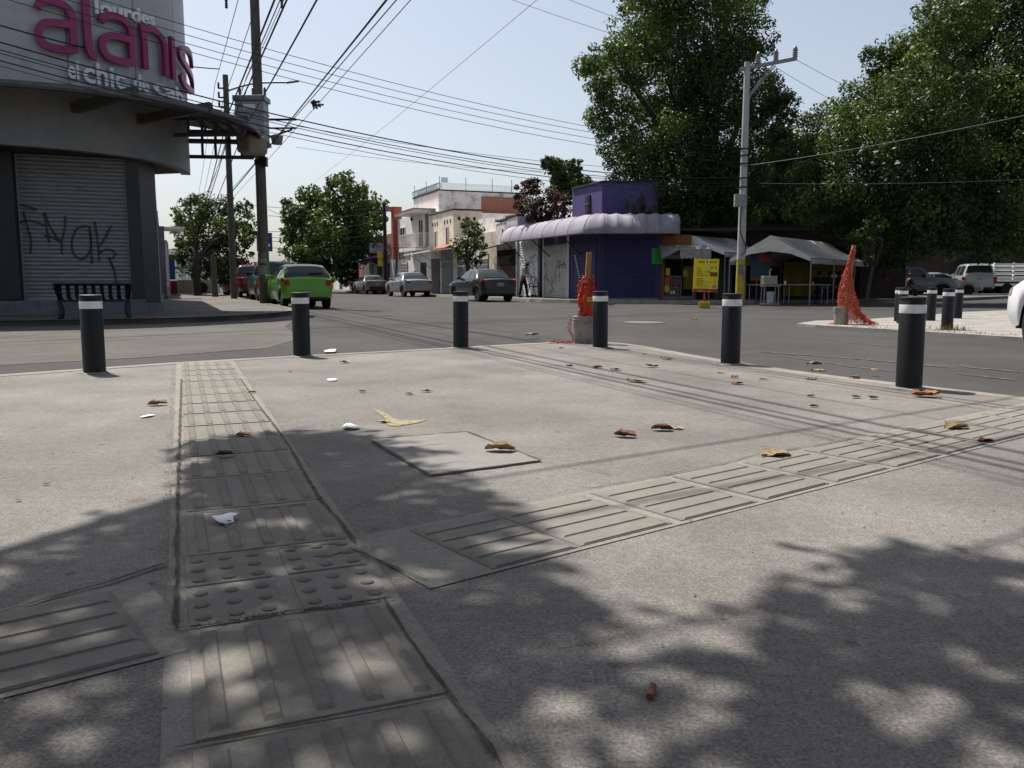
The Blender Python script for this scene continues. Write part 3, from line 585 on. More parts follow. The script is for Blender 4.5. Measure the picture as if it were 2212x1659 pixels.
shutter(B1,(-.02,6.6,.1),-math.pi/2,1.6,2.25,.11,mat('cream_shutter',(.5,.46,.38),.6)); MB().b2((-.05,1.0,.1),(.0,2.3,2.15)).build('door',M_DARKM,B1); fwin(B1,3.3,3.9,1.0,1.6,M_WHITE,0)
MB().b2((-.35,8.5,2.55),(.35,9.1,zat(447,65))).b2((-.75,8.55,zat(447,65)-.35),(-.3,9.05,zat(447,65)-.02)).build('red_pillar',M_TERR,B1)
# razor wire and rooftop bits
cw=MB()
for axis in(0,1):
    n=150 if axis==0 else 170
    pts=[]
    for i in range(n*3):
        a=i*.75; d=i/(n*3); p=Vector((1.4+5.6*d,2.1,7.5)) if axis==0 else Vector((1.35,2.1+6.4*d,7.5)); q=Vector((0,math.cos(a),math.sin(a))) if axis==0 else Vector((math.cos(a),0,math.sin(a))); pts.append(p+q*.22)
    cw.tube(pts,.008,3,False)
cw.build('razor_wire',M_STEEL,B1)
for x,y in((1.35,2.1),(1.35,5.3),(1.35,8.4),(3.3,2.1),(5.3,2.1),(6.8,2.1)): MB().tube([(x,y,7.2),(x,y,8.15)],.022,6).build('wire_post',M_STEEL,B1)
MB().b2((1.5,2.2,7.75),(2.0,2.25,8.1)).build('metal_plate',M_WHITE,B1)
# --- house with notched parapet
B2=house('parapet_house','narrow cream house with notched parapet beside the balcony house',49.8,54.68,zat(454,52.4),1.9,M_CR)
MB().b2((-.06,-.06,zat(454,52.4)),(1.95,4.9,zat(454,52.4)+.1)).build('coping',M_LEDGE,B2)
MB().b2((1.9,.4,0),(8,4.85,4.3)).build('rear_wall',M_MOT,B2)
zt=zat(454,52.4)
for y in(.5,1.1,1.7,3.2,3.7,4.2): MB().b2((-.02,y,zt-.75),(.0,y+.16,zt-.5)).build('notch',M_BLACK,B2)
for x in(.3,.8,1.3): MB().b2((x,-.02,zt-.6),(x+.16,0,zt-.38)).build('notch',M_BLACK,B2)
fwin(B2,1.0,1.35,3.0,4.25,M_CR,0); fwin(B2,3.4,3.75,2.9,4.1,M_CR,0)
MB().lathe([(.5,-.03),(.44,.02),(.36,-.02)],n=24).build('round_ornament',M_MOT,B2).matrix_basis=Matrix.Translation((1.0,-.02,3.6))@Matrix.Rotation(R(90),4,'X')
shutter(B2,(-.02,1.3,.1),-math.pi/2,1.9,2.0,.1,mat('teal_grey_shutter',(.36,.4,.4),.6)); shutter(B2,(-.02,3.7,.1),-math.pi/2,1.6,2.25,.11,mat('brown_grey_shutter',(.17,.15,.15),.6))
MB().b2((-.02,.1,2.15),(.0,2.6,3.05)).build('blue_sign_panel',mat('faded_blue_panel',(.28,.33,.42),.8,0,.3,4),B2)
MB().quad((-.55,.0,2.95),(-.55,2.6,2.95),(0,2.6,3.2),(0,0,3.2)).quad((-.55,.0,2.9),(0,0,3.15),(0,2.6,3.15),(-.55,2.6,2.9)).build('tile_hood',M_TERR,B2)
aw=MB(); aw.add([(-1.9,-1.2,2.72),(0,-1.2,2.95),(0,4.8,2.95),(-1.9,4.8,2.62),(-1.9,-1.2,2.66),(0,-1.2,2.89),(0,4.8,2.89),(-1.9,4.8,2.56)],[(0,1,2,3),(7,6,5,4),(0,4,5,1),(3,2,6,7),(0,3,7,4)]); awn=aw.build('awning',M_WHITE,B2)
for y in(-.9,2.0,4.5): MB().bar((-1.7,y,2.66),(0,y,1.7),.035,.035).build('strut',M_STEEL,awn)
# --- low cream house and mottled wall
B4=house('cream_house','low cream house with wire fence beside the green sidewalk tree',42.6,49.78,3.55,5,M_CR)
MB().b2((-.02,1.2,.1),(.0,3.2,2.1)).build('gate',mat('mesh_gate_grey',(.2,.2,.2),.8),B4); MB().b2((1.2,2,3.55),(4.8,6,4.6)).build('broken_upper_wall',M_MOT,B4)
for y in(.2,2.2,4.2,6.4): MB().tube([(-.35,y,.1),(-.35,y,2.35)],.03,6).build('fence_post',M_STEEL,B4)
MB().tube([(-.35,.2,1.75),(-.35,6.4,1.75)],.02,6).tube([(-.35,.2,2.3),(-.35,6.4,2.3)],.02,6).build('fence_rail',M_STEEL,B4)
shutter(B4,(-.02,5.3,.1),-math.pi/2,1.9,2.0,.1,M_STEEL); MB().b2((-.04,3.7,2.5),(-.01,4.3,3.2)).build('notice',M_WHITE,B4)
B5=house('mottled_house','low house with peeling mottled lilac plaster next to the purple shop',39.62,42.58,3.2,5,M_MOT2)
tp=MB(); tp.add([(0,0,3.2),(5,0,3.2),(5,2.96,3.2),(0,2.96,3.2),(0,0,4.15),(5,0,4.15),(5,2.96,3.9),(0,2.96,3.9)],[(4,5,6,7),(0,1,5,4),(1,2,6,5),(2,3,7,6),(3,0,4,7)]); tp.build('upper_wall',M_MOT2,B5)
MB().b2((-.04,-.02,4.14),(.4,1.5,4.24)).b2((-.04,1.5,4.02),(.4,3,4.13)).build('coping',M_LEDGE,B5)
for y in(.5,1.2,1.9): MB().b2((-.02,y,3.35),(0,y+.13,3.6)).build('notch',M_BLACK,B5)
shutter(B5,(-.02,1.5,.1),-math.pi/2,2.4,1.55,.09,mat('rust_red_shutter',(.2,.07,.04),.7)); MB().b2((-.03,.2,1.66),(0,2.8,2.5)).build('transom',M_BLACK,B5)
cw=MB(); cw.tube([Vector((-.12,.3+2.4*i/160,1.95))+Vector((math.cos(i*.55),0,math.sin(i*.55)))*.22*Vector((.4,1,1)).z*1 for i in range(160)],.008,3,False); cw.build('razor_wire',M_STEEL,B5)
aw=MB(); aw.quad((-1.3,.3,2.6),(-1.3,2.9,2.45),(0,2.9,2.75),(0,.3,2.95)).quad((-1.3,.3,2.57),(0,.3,2.92),(0,2.9,2.72),(-1.3,2.9,2.42)); aw.build('awning',mat('cream_striped_tarp',(.6,.5,.3),.8,0,.25,8),B5)
# far houses down the right side, and pharmacy
PH=house('pharmacy','shaded pharmacy with hanging sign under the big street tree',63.9,78,4.6,8,mat('brown_facade',(.2,.15,.13),.85,0,.25,1))
MB().b2((-.1,.5,3.0),(0,13.5,4.6)).build('brick_upper',M_BRICK,PH); MB().b2((-.02,.3,.1),(0,4.4,3.0)).build('white_front',M_WW,PH); MB().b2((-.04,1.8,.1),(-.0,3.0,2.3)).build('door',M_DARKM,PH)
for y,c in((6,M_DARKM),(9,mat('teal_door',(.06,.2,.17),.6)),(11.5,M_TERR)): MB().b2((-.03,y,.1),(0,y+1.4,2.3)).build('door',c,PH)
aw=MB(); aw.quad((-2.2,1.6,2.5),(-2.2,9.5,2.5),(0,9.5,3.05),(0,1.6,3.05)).quad((-2.2,1.6,2.45),(0,1.6,3.0),(0,9.5,3.0),(-2.2,9.5,2.45)); a_=aw.build('blue_awning',mat('blue_tarp',(.09,.2,.45),.7),PH); MB().bar((-2.1,1.7,2.45),(0,1.7,1.9),.04,.04).build('strut',M_STEEL,a_)
sg=MB().b2((-1.75,1.2,3.1),(-.1,1.3,3.85)).build('sign_board',mat('sign_white',(.6,.66,.68),.6),PH)
M_BLUEL=mat('blue_lettering',(.02,.14,.4),.6)
text_mesh('FARMACIA',.38,M_BLUEL,sg,(-.93,1.185,3.5),(R(90),0,0),.003,'CENTER',sx=.78); text_mesh('GENERICOS',.14,M_BLUEL,sg,(-.93,1.185,3.3),(R(90),0,0),.003,'CENTER'); MB().b2((-1.6,1.185,3.15),(-.25,1.198,3.22)).build('blue_line',M_BLUEL,sg)
FH=house('street_house','pale plastered houses closing the far end of the street row',78.2,118,4.2,8,M_WW)
for y in range(2,38,5): MB().b2((-.03,y,.1),(0,y+1.6,2.3)).build('door',M_DARKM if y%2 else M_TERR,FH)
# closing end of the street
E1=thing('end_building','white and terracotta building far at the end of the street','building',W(4,150),TH)
MB().b2((-6,0,0),(3,8,6.3)).build('wall',M_WW,E1); MB().b2((3.1,2,0),(9,9,5)).build('side_wall',M_BRICK,E1); MB().b2((-6.1,-.1,3),(3.1,0,3.4)).build('blue_band',mat('blue_band',(.05,.1,.35),.7),E1)
for x in(-4.5,-2,.5,5): MB().b2((x,-.05,3.8),(x+1.1,0,5.2)).build('window',M_WGLASS,E1)
bb=thing('billboard','small blue rooftop billboard on a post far down the street','billboard',P(574,600,110)); MB().b2((-1.0,-.1,3.4),(1.0,.1,5.8)).build('panel',mat('billboard_blue',(.02,.04,.2),.5),bb); MB().tube([(0,0,-1.5),(0,0,3.4)],.12,8).build('post',M_DARKM,bb)
MB().b2((-.3,-.13,5.0),(.35,-.1,5.4)).build('yellow_emblem',M_YEL,bb); MB().lathe([(1.0,-.02),(1.0,.02)],n=20).build('white_emblem',M_WHITE,bb).matrix_basis=Matrix.Translation((0,-.12,4.2))@Matrix.Rotation(R(90),4,'X')@Matrix.Diagonal((.75,.3,1,1))
# left far side of the street
LF=thing('left_row_house','colourful low shopfronts far down the left side of the street','building',W(.4,41),TH)
MB().b2((-9,0,0),(-.3,9,3.3)).build('wall',mat('lilac_wall',(.2,.16,.26),.8),LF); MB().b2((-9,9,0),(-.1,20,3.0)).build('wall',M_CR,LF); MB().b2((-9,20,0),(-.1,60,3.6)).build('wall',mat('blue_wall',(.03,.09,.3),.8),LF)
MB().b2((-.3,15,2.3),(1.6,18,2.5)).build('green_awning',mat('green_tarp',(.01,.2,.12),.6),LF); MB().b2((-.1,19,1.0),(.3,21,2.4)).build('blue_sign',mat('sign_blue',(.02,.1,.4),.6),LF); MB().b2((-.1,18.5,0),(.4,20,.9)).build('red_display',M_RED,LF)
MB().b2((-.29,1,.6),(-.2,3,2.6)).build('window_grille',M_WHITE,LF); MB().b2((-.3,.3,3.2),(.55,2.2,3.3)).build('white_eave',M_WHITE,LF)
lw=thing('low_white_wall','low white planter wall with a dark round painting','wall',W(.8,59),TH); MB().b2((0,0,0),(2.6,.3,.95)).build('wall',mat('cream_low_wall',(.5,.48,.4),.8),lw); MB().lathe([(.36,-.01),(.36,.01)],n=9).build('painting',M_BLACK,lw).matrix_basis=Matrix.Translation((1.5,-.015,.45))@Matrix.Rotation(R(90),4,'X')
MB().b2((2.35,-.1,0),(2.6,0,2.0)).build('post',M_WHITE,lw)

cut=thing('cutout_sign','pale yellow cutout sign shaped like a jug on the left sidewalk','sign',G(428,628,.06)); prf=[(-.32,0),(.32,0),(.36,.5),(.36,.85),(.2,1.05),(.2,1.3),(-.2,1.3),(-.2,1.05),(-.36,.85),(-.36,.5)]
cm=MB(); cm.add([(x,0,z) for x,z in prf]+[(x,.04,z) for x,z in prf],[tuple(range(10)),tuple(range(19,9,-1))]+[(i,i+10,(i+1)%10+10,(i+1)%10) for i in range(10)]); cm.build('board',mat('pale_yellow_board',(.55,.52,.25),.7),cut); MB().b2((-.1,-.02,.35),(.1,-.002,.85)).build('printed_bottle',mat('print_blue',(.15,.4,.5),.7),cut)
# ============================================================ purple corner shop
PC=W(UF,30.95)     # street corner of the shop
PS=thing('purple_shop','purple corner shop with a bulging grey lilac awning','building',PC)
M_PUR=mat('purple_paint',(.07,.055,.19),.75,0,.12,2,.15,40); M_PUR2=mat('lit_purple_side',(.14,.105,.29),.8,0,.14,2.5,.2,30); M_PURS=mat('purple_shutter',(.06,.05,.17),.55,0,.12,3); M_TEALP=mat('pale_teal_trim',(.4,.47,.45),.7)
e1=Vector((CT,ST,0)); e2=Vector((-ST,CT,0)); XR=2.62
fp=[Vector((0,0,0)),e2*8.6,e2*8.6+e1*6,Vector((XR+1.5,6,0)),Vector((XR,0,0))]
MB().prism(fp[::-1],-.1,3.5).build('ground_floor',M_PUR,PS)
o0=Vector((3.87,36.5,0))-PC; o0.z=0; fu=[o0,o0+e2*2.85,o0+e2*2.85+e1*7,o0+Vector((2.9,4,0)),o0+Vector((2.4,0,0))]
zu=zat(394,36.5)
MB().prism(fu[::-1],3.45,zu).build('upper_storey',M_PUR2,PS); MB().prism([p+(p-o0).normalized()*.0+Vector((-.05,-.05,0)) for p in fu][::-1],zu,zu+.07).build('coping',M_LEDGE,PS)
nu=Vector((-CT,-ST,0)); ww=o0+e2*1.25+nu*.03
MB().bar(ww+Vector((0,0,3.85)),ww+Vector((0,0,4.62)),.06,.42,up=e2).build('window',M_BLACK,PS); MB().bar(ww+nu*.04+Vector((0,0,3.85)),ww+nu*.04+Vector((0,0,4.62)),.02,.03,up=e2).bar(ww+nu*.04+e2*-.2+Vector((0,0,4.25)),ww+nu*.04+e2*.2+Vector((0,0,4.25)),.02,.03).build('window_bar',M_STEEL,PS)
def side_shut(px0,px1,ht,m,name='roller_shutter',pitch=.085):
    va,vb=v_at(px1,UF)-30.95,v_at(px0,UF)-30.95; c=e2*((va+vb)/2)+nu*.03; return shutter(PS,c+Vector((0,0,.12)),TH-math.pi/2,vb-va-.12,ht,pitch,m,name),va,vb
M_SW=mat('white_shutter',(.62,.62,.6),.6,0,.12,3); M_SC=mat('beige_shutter',(.44,.42,.38),.6,0,.15,3)
s1,a1,b1=side_shut(1122,1166,2.75,M_SW); s2,a2,b2=side_shut(1176,1228,2.4,M_SC); s3,a3,b3=side_shut(1238,1287,2.5,M_PURS)
w1=b1-a1
S=lambda sh_w,L:[[((x-.5)*sh_w,z) for x,z in s] for s in L]
graffiti(s1,S(w1,[[(.1,1.5),(.15,1.75),(.3,1.6),(.2,1.3)],[(.35,1.8),(.45,1.5),(.42,.9),(.35,.5)],[(.5,1.2),(.62,1.75),(.75,1.5),(.8,.8),(.7,.3)],[(.55,1.95),(.7,1.85),(.85,2.0),(.95,1.7)],[(.2,1.0),(.3,.7),(.5,.55),(.7,.7)]]),.035,M_SPRAYB)
graffiti(s1,S(w1,[[(.3,2.2),(.32,2.6),(.45,2.25),(.5,2.65)],[(.6,2.2),(.62,2.6),(.75,2.3),(.8,2.6)]]),.03,mat('green_spray_paint',(.2,.3,.2),.8))
graffiti(s2,S(b2-a2,[[(.5,1.1),(.6,1.7),(.68,1.3)],[(.52,1.35),(.8,1.5)],[(.65,1.25),(.7,1.65),(.78,1.35),(.85,1.6),(.9,1.3)],[(.85,1.5),(.95,1.45),(.9,1.25)],[(.35,1.0),(.4,.6),(.5,1.1),(.55,.6)],[(.6,.9),(.7,1.1),(.65,.7)]]),.03,M_SPRAY)
graffiti(s2,S(b2-a2,[[(.02,1.5),(.1,1.55),(.15,1.1),(.05,.9)],[(.1,.9),(.25,.75),(.4,.4),(.3,.2)]]),.04,M_SPRAYB)
for k,b in((a1,M_TEALP),(b1,M_TEALP),(b2,M_WHITE),(a2,M_WHITE)): MB().bar(e2*k+nu*.06+Vector((0,0,.1)),e2*k+nu*.06+Vector((0,0,2.9)),.1,.1).build('jamb',b,PS)
MB().bar(e2*a2+nu*.04+Vector((0,0,2.72)),e2*b2+nu*.04+Vector((0,0,2.72)),.08,.4).build('blue_header',mat('blue_header',(.03,.07,.2),.7),PS); MB().bar(e2*(a2+.9)+nu*.09+Vector((0,0,2.72)),e2*(a2+1.35)+nu*.09+Vector((0,0,2.72)),.02,.3).build('painted_sign',mat('ochre_sign',(.4,.22,.12),.7),PS)
s4=shutter(PS,(1.28,-.02,.12),0,2.2,2.6,.085,M_PURS)
tl=MB().b2((-.19,-.025,0),(.19,.02,.19)).mesh('tile',mat('white_base_tile',(.5,.48,.46),.5,0,.1,9))
for i in range(6): link('tile',tl,PS,(.3+i*.4,-.055,-.06))
for i in range(4): link('tile',tl,PS,e2*(a3+.2+i*.4)+nu*.05+Vector((0,0,-.06)),TH-math.pi/2)
for i in range(3): link('tile',tl,PS,e2*(a2+.5+i*.42)+nu*.06+Vector((0,0,-.1)),TH-math.pi/2)
gd=MB()
for i in range(12): gd.box(Vector((0,0,0))+e2*(b3-.35-.04*i)+nu*.12+Vector((0,0,1.95-i*.085)),(.03,.07,.035),TH)
gd.build('light_gaps',M_WHITE,PS)
# awning: swept quarter round tarp with sewn ribs
AWP=[]; 
for i in range(27): AWP.append((e2*(8.5-8.3*i/26),nu))
for i in range(1,7):
    a=math.atan2(nu.y,nu.x)+ (math.atan2(-1,0)-math.atan2(nu.y,nu.x))*i/6; AWP.append((Vector((.02*i,0,0)),Vector((math.cos(a),math.sin(a),0))))
for i in range(1,23): AWP.append((Vector((.12+3.1*i/22,0,0)),Vector((0,-1,0))))
prof=[(0,3.62),(.3,3.6),(.6,3.5),(.85,3.3),(1.0,3.02),(1.03,2.8),(1.02,2.74)]
rows=[]; rs=random.Random(4); ribs=[]
for i,(p,n) in enumerate(AWP):
    rb=(i%4==0); row=[]
    sag=0 if rb else -.03-.03*math.sin(i*1.7)
    for j,(d,z) in enumerate(prof):
        wv=.035*math.sin(i*2.1+j*1.3) if (8<i<22 and j in(2,3,4)) else .01*math.sin(i*3.1+j)
        k=1.0
        if i>len(AWP)-5: k=1-.05*(i-(len(AWP)-5))**1.6*(.6 if j>3 else .3)
        row.append(p+n*(d*k+wv*(j>0)+ (sag if 0<j<5 else 0))+Vector((0,0,z+(sag*.7 if j<4 else 0)-(.12 if i<20 and j<2 else 0)*0)))
    rows.append(row)
    if rb: ribs.append(row)
M_TARP=mat('lilac_grey_tarp',(.27,.257,.305),.75,0,.16,1.5,.25,25)
awo=MB().grid(rows).build('awning',M_TARP,PS,True); awo.modifiers.new('t','SOLIDIFY').thickness=.02
for r in ribs: MB().tube([q+Vector((0,0,.012)) for q in smooth_pts(r,3)],.008,5).build('rib',M_TARP,awo)
endc=[q for q in rows[-1]]+[Vector((endp.x,endp.y,2.74)) for endp in [AWP[-1][0]]]
MB().add(endc,[tuple(range(len(endc)))]).build('end_flap',M_TARP,awo)
for i in(2,12,22): MB().bar(AWP[i][0]+AWP[i][1]*.98+Vector((0,0,2.76)),AWP[i][0]+Vector((0,0,1.95)),.04,.04).build('strut',M_DARKM,awo)
# ============================================================ orange snack kiosk next door
KX=PC.x+XR; KY=PC.y+.1
KI=thing('snack_kiosk','open orange framed snack stall beside the purple shop','stall',(KX,KY,.09))
M_ORW=mat('orange_boards',(.38,.12,.03),.7,0,.25,6,stretch=(1,1,6))
MB().b2((-.02,0,0),(.16,.1,2.65)).b2((1.35,0,0),(1.48,.1,2.2)).build('post',M_ORW,KI); 
pm=MB().b2((0,0,0),(.155,.03,.55)).mesh('board',M_ORW)
for i in range(7): link('board',pm,KI,(.12+i*.163,-.03,2.12))
MB().b2((-.02,2.6,0),(3.2,2.7,2.9)).b2((-.1,0.1,2.85),(3.2,2.7,2.95)).build('shell',mat('dim_brown_wall',(.07,.055,.045),.9),KI); MB().b2((.16,.0,0),(1.35,.1,.14)).build('sill',M_STEP,KI)
ca=thing('display_case','small snack display case inside the orange stall','cabinet',(KX+.35,KY+.45,.2)); MB().b2((0,0,0),(.62,.45,.04)).b2((0,0,.84),(.62,.45,.88)).b2((0,0,0),(.03,.03,.88)).b2((.59,0,0),(.62,.03,.88)).b2((0,.42,0),(.62,.45,.88)).build('frame',M_STEEL,ca)
for k in range(3):
    sf=MB().b2((.03,.02,.1+k*.27),(.59,.42,.12+k*.27)).build('shelf',M_STEEL,ca)
    for i in range(5): MB().b2((.05+i*.11,.05+random.random()*.1,.12+k*.27),(.14+i*.11,.25,.12+k*.27+random.uniform(.08,.16))).build('snack_pack',random.choice([M_RED,mat('pack_green',(.02,.25,.06),.5),mat('pack_pink',(.7,.08,.12),.5),M_WHITE]),sf)
for (x,z,w_,h_,m_,l) in [(.2,1.0,.18,.3,M_YEL,'yellow price card left of the stall opening, topmost'),(.17,.62,.2,.3,mat('card_red',(.7,.08,.04),.7),'red price card in the stall opening'),(.17,.3,.19,.28,M_YEL,'lowest yellow price card in the stall opening'),(.92,.95,.2,.28,mat('card_dull_yellow',(.5,.4,.04),.7),'yellow price card hanging above the display case')]:
    tag(MB((KX+x,KY-.05,.09+z)).b2((KX+x,KY-.06,.09+z),(KX+x+w_,KY-.05,.09+z+h_)).build('price_card',m_),l,'card').location=(KX+x,KY-.05,.09+z)
gc=MB((KX-.42,KY-.17,1.55)); gc.b2((KX-.42,KY-.175,1.55),(KX+.03,KY-.165,2.2)); gco=tag(gc.build('green_card',mat('neon_green_card',(.01,.42,.06),.6)),'bright green handwritten card hanging at the shop corner','card'); gco.location=(KX-.42,KY-.17,1.55)
graffiti(gco,[[(.06,.52),(.07,.4)],[(.14,.55),(.16,.45),(.2,.52)],[(.26,.5),(.25,.38)]],.012,M_SPRAY,-.008)
# scalloped awning
sa=thing('scalloped_awning','cream awning with a scalloped edge over the snack stall','awning',(KX+.55,KY-1.2,2.0)); rows=[[],[],[]]
for i in range(57):
    x=i/56*1.25; s=abs(math.sin(i*math.pi/8)); rows[0].append((x,1.2,.35)); rows[1].append((x,0,.12)); rows[2].append((x,-.01,-.2-.06*s))
MB().grid(rows).build('cloth',mat('cream_canvas',(.48,.46,.42),.85,0,.2,5),sa).modifiers.new('t','SOLIDIFY').thickness=.008
MB().add([(-.65,1.15,.35),(.0,1.15,.35),(.0,0,.12),(-.65,.5,-.25)],[(0,1,2,3)]).build('side_flap',mat('cream_canvas',(.48,.46,.42)),sa)
MB().tube([(0,0,.1),(1.25,0,.1)],.015,6).tube([(.02,0,.1),(.02,1.2,.33)],.012,6).tube([(1.23,0,.1),(1.23,1.2,.33)],.012,6).tube([(1.2,0,.1),(1.2,0,-1.9)],.02,6).build('frame',M_STEEL,sa)
# deep shaded stalls and walls behind the tent
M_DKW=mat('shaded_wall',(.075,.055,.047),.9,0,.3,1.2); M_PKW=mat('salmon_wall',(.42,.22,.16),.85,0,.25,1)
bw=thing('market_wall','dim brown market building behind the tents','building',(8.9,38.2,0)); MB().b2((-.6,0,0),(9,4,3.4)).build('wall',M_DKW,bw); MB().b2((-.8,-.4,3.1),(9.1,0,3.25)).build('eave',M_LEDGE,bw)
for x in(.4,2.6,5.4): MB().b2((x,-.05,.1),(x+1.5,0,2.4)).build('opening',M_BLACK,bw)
mb2=MB().b2((-.42,-.02,1.0),(.42,0,2.0)).build('menu_board',mat('dull_menu_yellow',(.4,.3,.02),.7)); mb2.location=(8.6,37.6,0); mb2.location=P(1497,600,36.5)-Vector((0,0,1.5)); tag(mb2,'dim yellow menu board half hidden behind the bright one','sign')
mbp=MB().b2((-.4,-.02,.2),(.4,0,2.0)).build('poster',mat('grey_blue_poster',(.12,.16,.2),.6)); mbp.location=P(1562,610,37.5)-Vector((0,0,.9)); tag(mbp,'faded blue grey poster panel in shade behind the menu sign','poster')
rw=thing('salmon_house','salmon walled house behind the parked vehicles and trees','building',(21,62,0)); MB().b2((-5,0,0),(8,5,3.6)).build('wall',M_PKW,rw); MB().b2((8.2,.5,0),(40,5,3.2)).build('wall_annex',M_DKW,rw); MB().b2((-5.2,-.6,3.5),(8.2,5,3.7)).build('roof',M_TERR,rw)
for x in(-3,1,5,12,18,24): MB().b2((x,-.05,1),(x+1.4,.0,2.5)).build('window',M_BLACK,rw)
# ============================================================ tents
M_CANV=mat('tent_canvas',(.56,.53,.48),.85,0,.18,2,.1,20); M_CANV2=mat('white_tent_canvas',(.68,.68,.68),.8,0,.12,2)
def tent(name,label,A,B,wv,eh,rh,m,n=4):
    # A->B long near eave, wv sideways to the far eave
    A,B,wv=Vector(A),Vector(B),Vector(wv); t=thing(name,label,'tent',(A.x,A.y,0)); o=(A.x,A.y,0)
    mb=MB(o); rows=[]; N=14
    for k,(c,z) in enumerate([(0,eh-.22),(0,eh),(.16,eh+.28*(rh-eh)),(.34,eh+.63*(rh-eh)),(.5,rh),(.66,eh+.63*(rh-eh)),(.84,eh+.28*(rh-eh)),(1,eh),(1,eh-.22)]):
        rows.append([A.lerp(B,i/N)+wv*c+Vector((0,0,z-(.05*math.sin(i/N*math.pi*n)**2 if k in(2,3,5,6) else 0)-.02*random.random())) for i in range(N+1)])

    ob=mb.grid(rows).build('canopy',m,t,True,auto=55); ob.modifiers.new('t','SOLIDIFY').thickness=.012
    g=MB(o); g.add([A+Vector((0,0,eh)),A+wv*.5+Vector((0,0,rh-.02)),A+wv+Vector((0,0,eh)),A+wv+Vector((0,0,eh-.15)),A+wv*.75+Vector((0,0,eh+.18*(rh-eh))),A+wv*.5+Vector((0,0,eh+.3*(rh-eh))),A+wv*.25+Vector((0,0,eh+.18*(rh-eh))),A+Vector((0,0,eh-.15))],[(0,1,2,3,4,5,6,7)]); g.build('gable',m,t)
    for i in range(n):
        for c in(0,1):
            p=A.lerp(B,i/(n-1))+wv*c; MB(o).tube([p+Vector((0,0,-.05)),p+Vector((0,0,eh))],.028,8).build('leg',M_STEEL,t)
    f=MB(o)
    for c,z in((0,eh-.03),(.5,rh-.05),(1,eh-.03)): f.tube([A+wv*c+Vector((0,0,z)),B+wv*c+Vector((0,0,z))],.02,6)
    f.build('frame',M_STEEL,t); return t
TA=G(1748,659,ROADZ); TB=G(1880,650,ROADZ); TA.z=TB.z=0
tent('food_tent','large off white peaked tent over the food tables',TA,TB,(-2.6,1.75,0),zat(556,TA.y),zat(511,TA.y+.9)+.05,M_CANV)
tent('food_tent','smaller white tent behind the grey pole',(8.7,34.4,0),(11.2,37.2,0),(-2.4,1.7,0),2.05,2.75,M_CANV2,3)
# tables, sink stand, banners under the tent
tbl=thing('food_table','long table with cups under the off white tent','table',(TA.x-2.0,TA.y+1.1,ROADZ)); MB().b2((0,0,.74),(3.2,.7,.78)).build('tabletop',M_STEEL,tbl)
for x in(.05,1.6,3.1):
    for y in(.05,.65): MB().tube([(x,y,0),(x,y,.74)],.018,6).build('leg',M_STEEL,tbl)
for i,(dx,h,m_) in enumerate([(1.1,.09,M_WHITE),(1.5,.13,M_WHITE),(2.6,.08,M_YEL)]):
    o=MB().lathe([(.035,0),(.045,h)],n=12).build('cup',m_); o.location=(TA.x-2.0+dx,TA.y+1.35,ROADZ+.78); tag(o,['small white cup on the food table','taller white cup on the food table','small yellow tub on the food table'][i],'cup')
sk=thing('sink_stand','portable metal hand wash sink stand in front of the tent','sink',G(1662,661,ROADZ)); zz=1.05
for x in(-.26,.26):
    for y in(-.18,.18): MB().tube([(x,y,0),(x*.95,y,.72)],.022,6).build('leg',M_STEEL,sk)
MB().b2((-.3,-.22,.7),(.3,.22,.74)).b2((-.3,-.22,.06),(.3,.22,.09)).build('shelf',M_STEEL,sk); MB().b2((-.3,-.2,.76),(.2,.2,1.08)).build('basin',mat('brushed_steel_basin',(.4,.38,.33),.5,.4,.15,6),sk,bevel=.02); MB().tube([(0,.1,1.08),(0,.1,1.3),(0,-.05,1.32)],.02,8).build('tap',M_CHROME,sk)
wbk=MB().lathe([(.12,0),(.145,.42)],n=16).build('water_bucket',mat('white_blue_bucket',(.55,.62,.7),.5,0,.3,8)); wbk.location=G(1662,661,ROADZ)+Vector((0.03,.02,.1)); tag(wbk,'white and blue bucket under the sink stand','bucket')
bnr=MB().b2((-.4,-.01,0),(.4,.01,1.35)).build('banner',mat('teal_blue_banner',(.04,.09,.14),.6)); bnr.location=P(1642,606,33.5); tag(bnr,'dark blue hanging banner with red band beside the sink','banner'); MB().b2((-.4,-.02,0),(.4,-.011,.12)).build('red_band',M_RED,bnr); MB().b2((-.1,-.02,.75),(.38,-.011,1.05)).build('red_print',M_RED,bnr); MB().b2((-.15,-.02,1.1),(.2,-.011,1.32)).build('white_patch',M_WHITE,bnr)
clo=MB()
clo.grid([[(x,.05*math.sin(x*9)+.03*math.sin(k*2+x*5),z) for x in [i*.1 for i in range(21)]] for k,z in enumerate((0,.4,.8,1.2,1.5))]); cl=clo.build('hanging_cloth',mat('olive_yellow_cloth',(.28,.22,.02),.8),None,True); cl.location=P(1690,640,36.5); tag(cl,'dull yellow cloth hanging inside the tent','cloth')
ob=MB(); ob.b2((0,0,0),(1.9,.03,.75)).build; obn=ob.build('orange_banner',mat('orange_brown_banner',(.42,.17,.06),.7,0,.3,3)); obn.location=P(1755,595,36.8); tag(obn,'orange printed banner at the back of the tent','banner'); MB().b2((.55,-.03,-.2),(1.7,-.005,.05)).b2((1.0,-.03,-.55),(1.5,-.005,-.2)).build('white_notice',M_WHITE,obn)
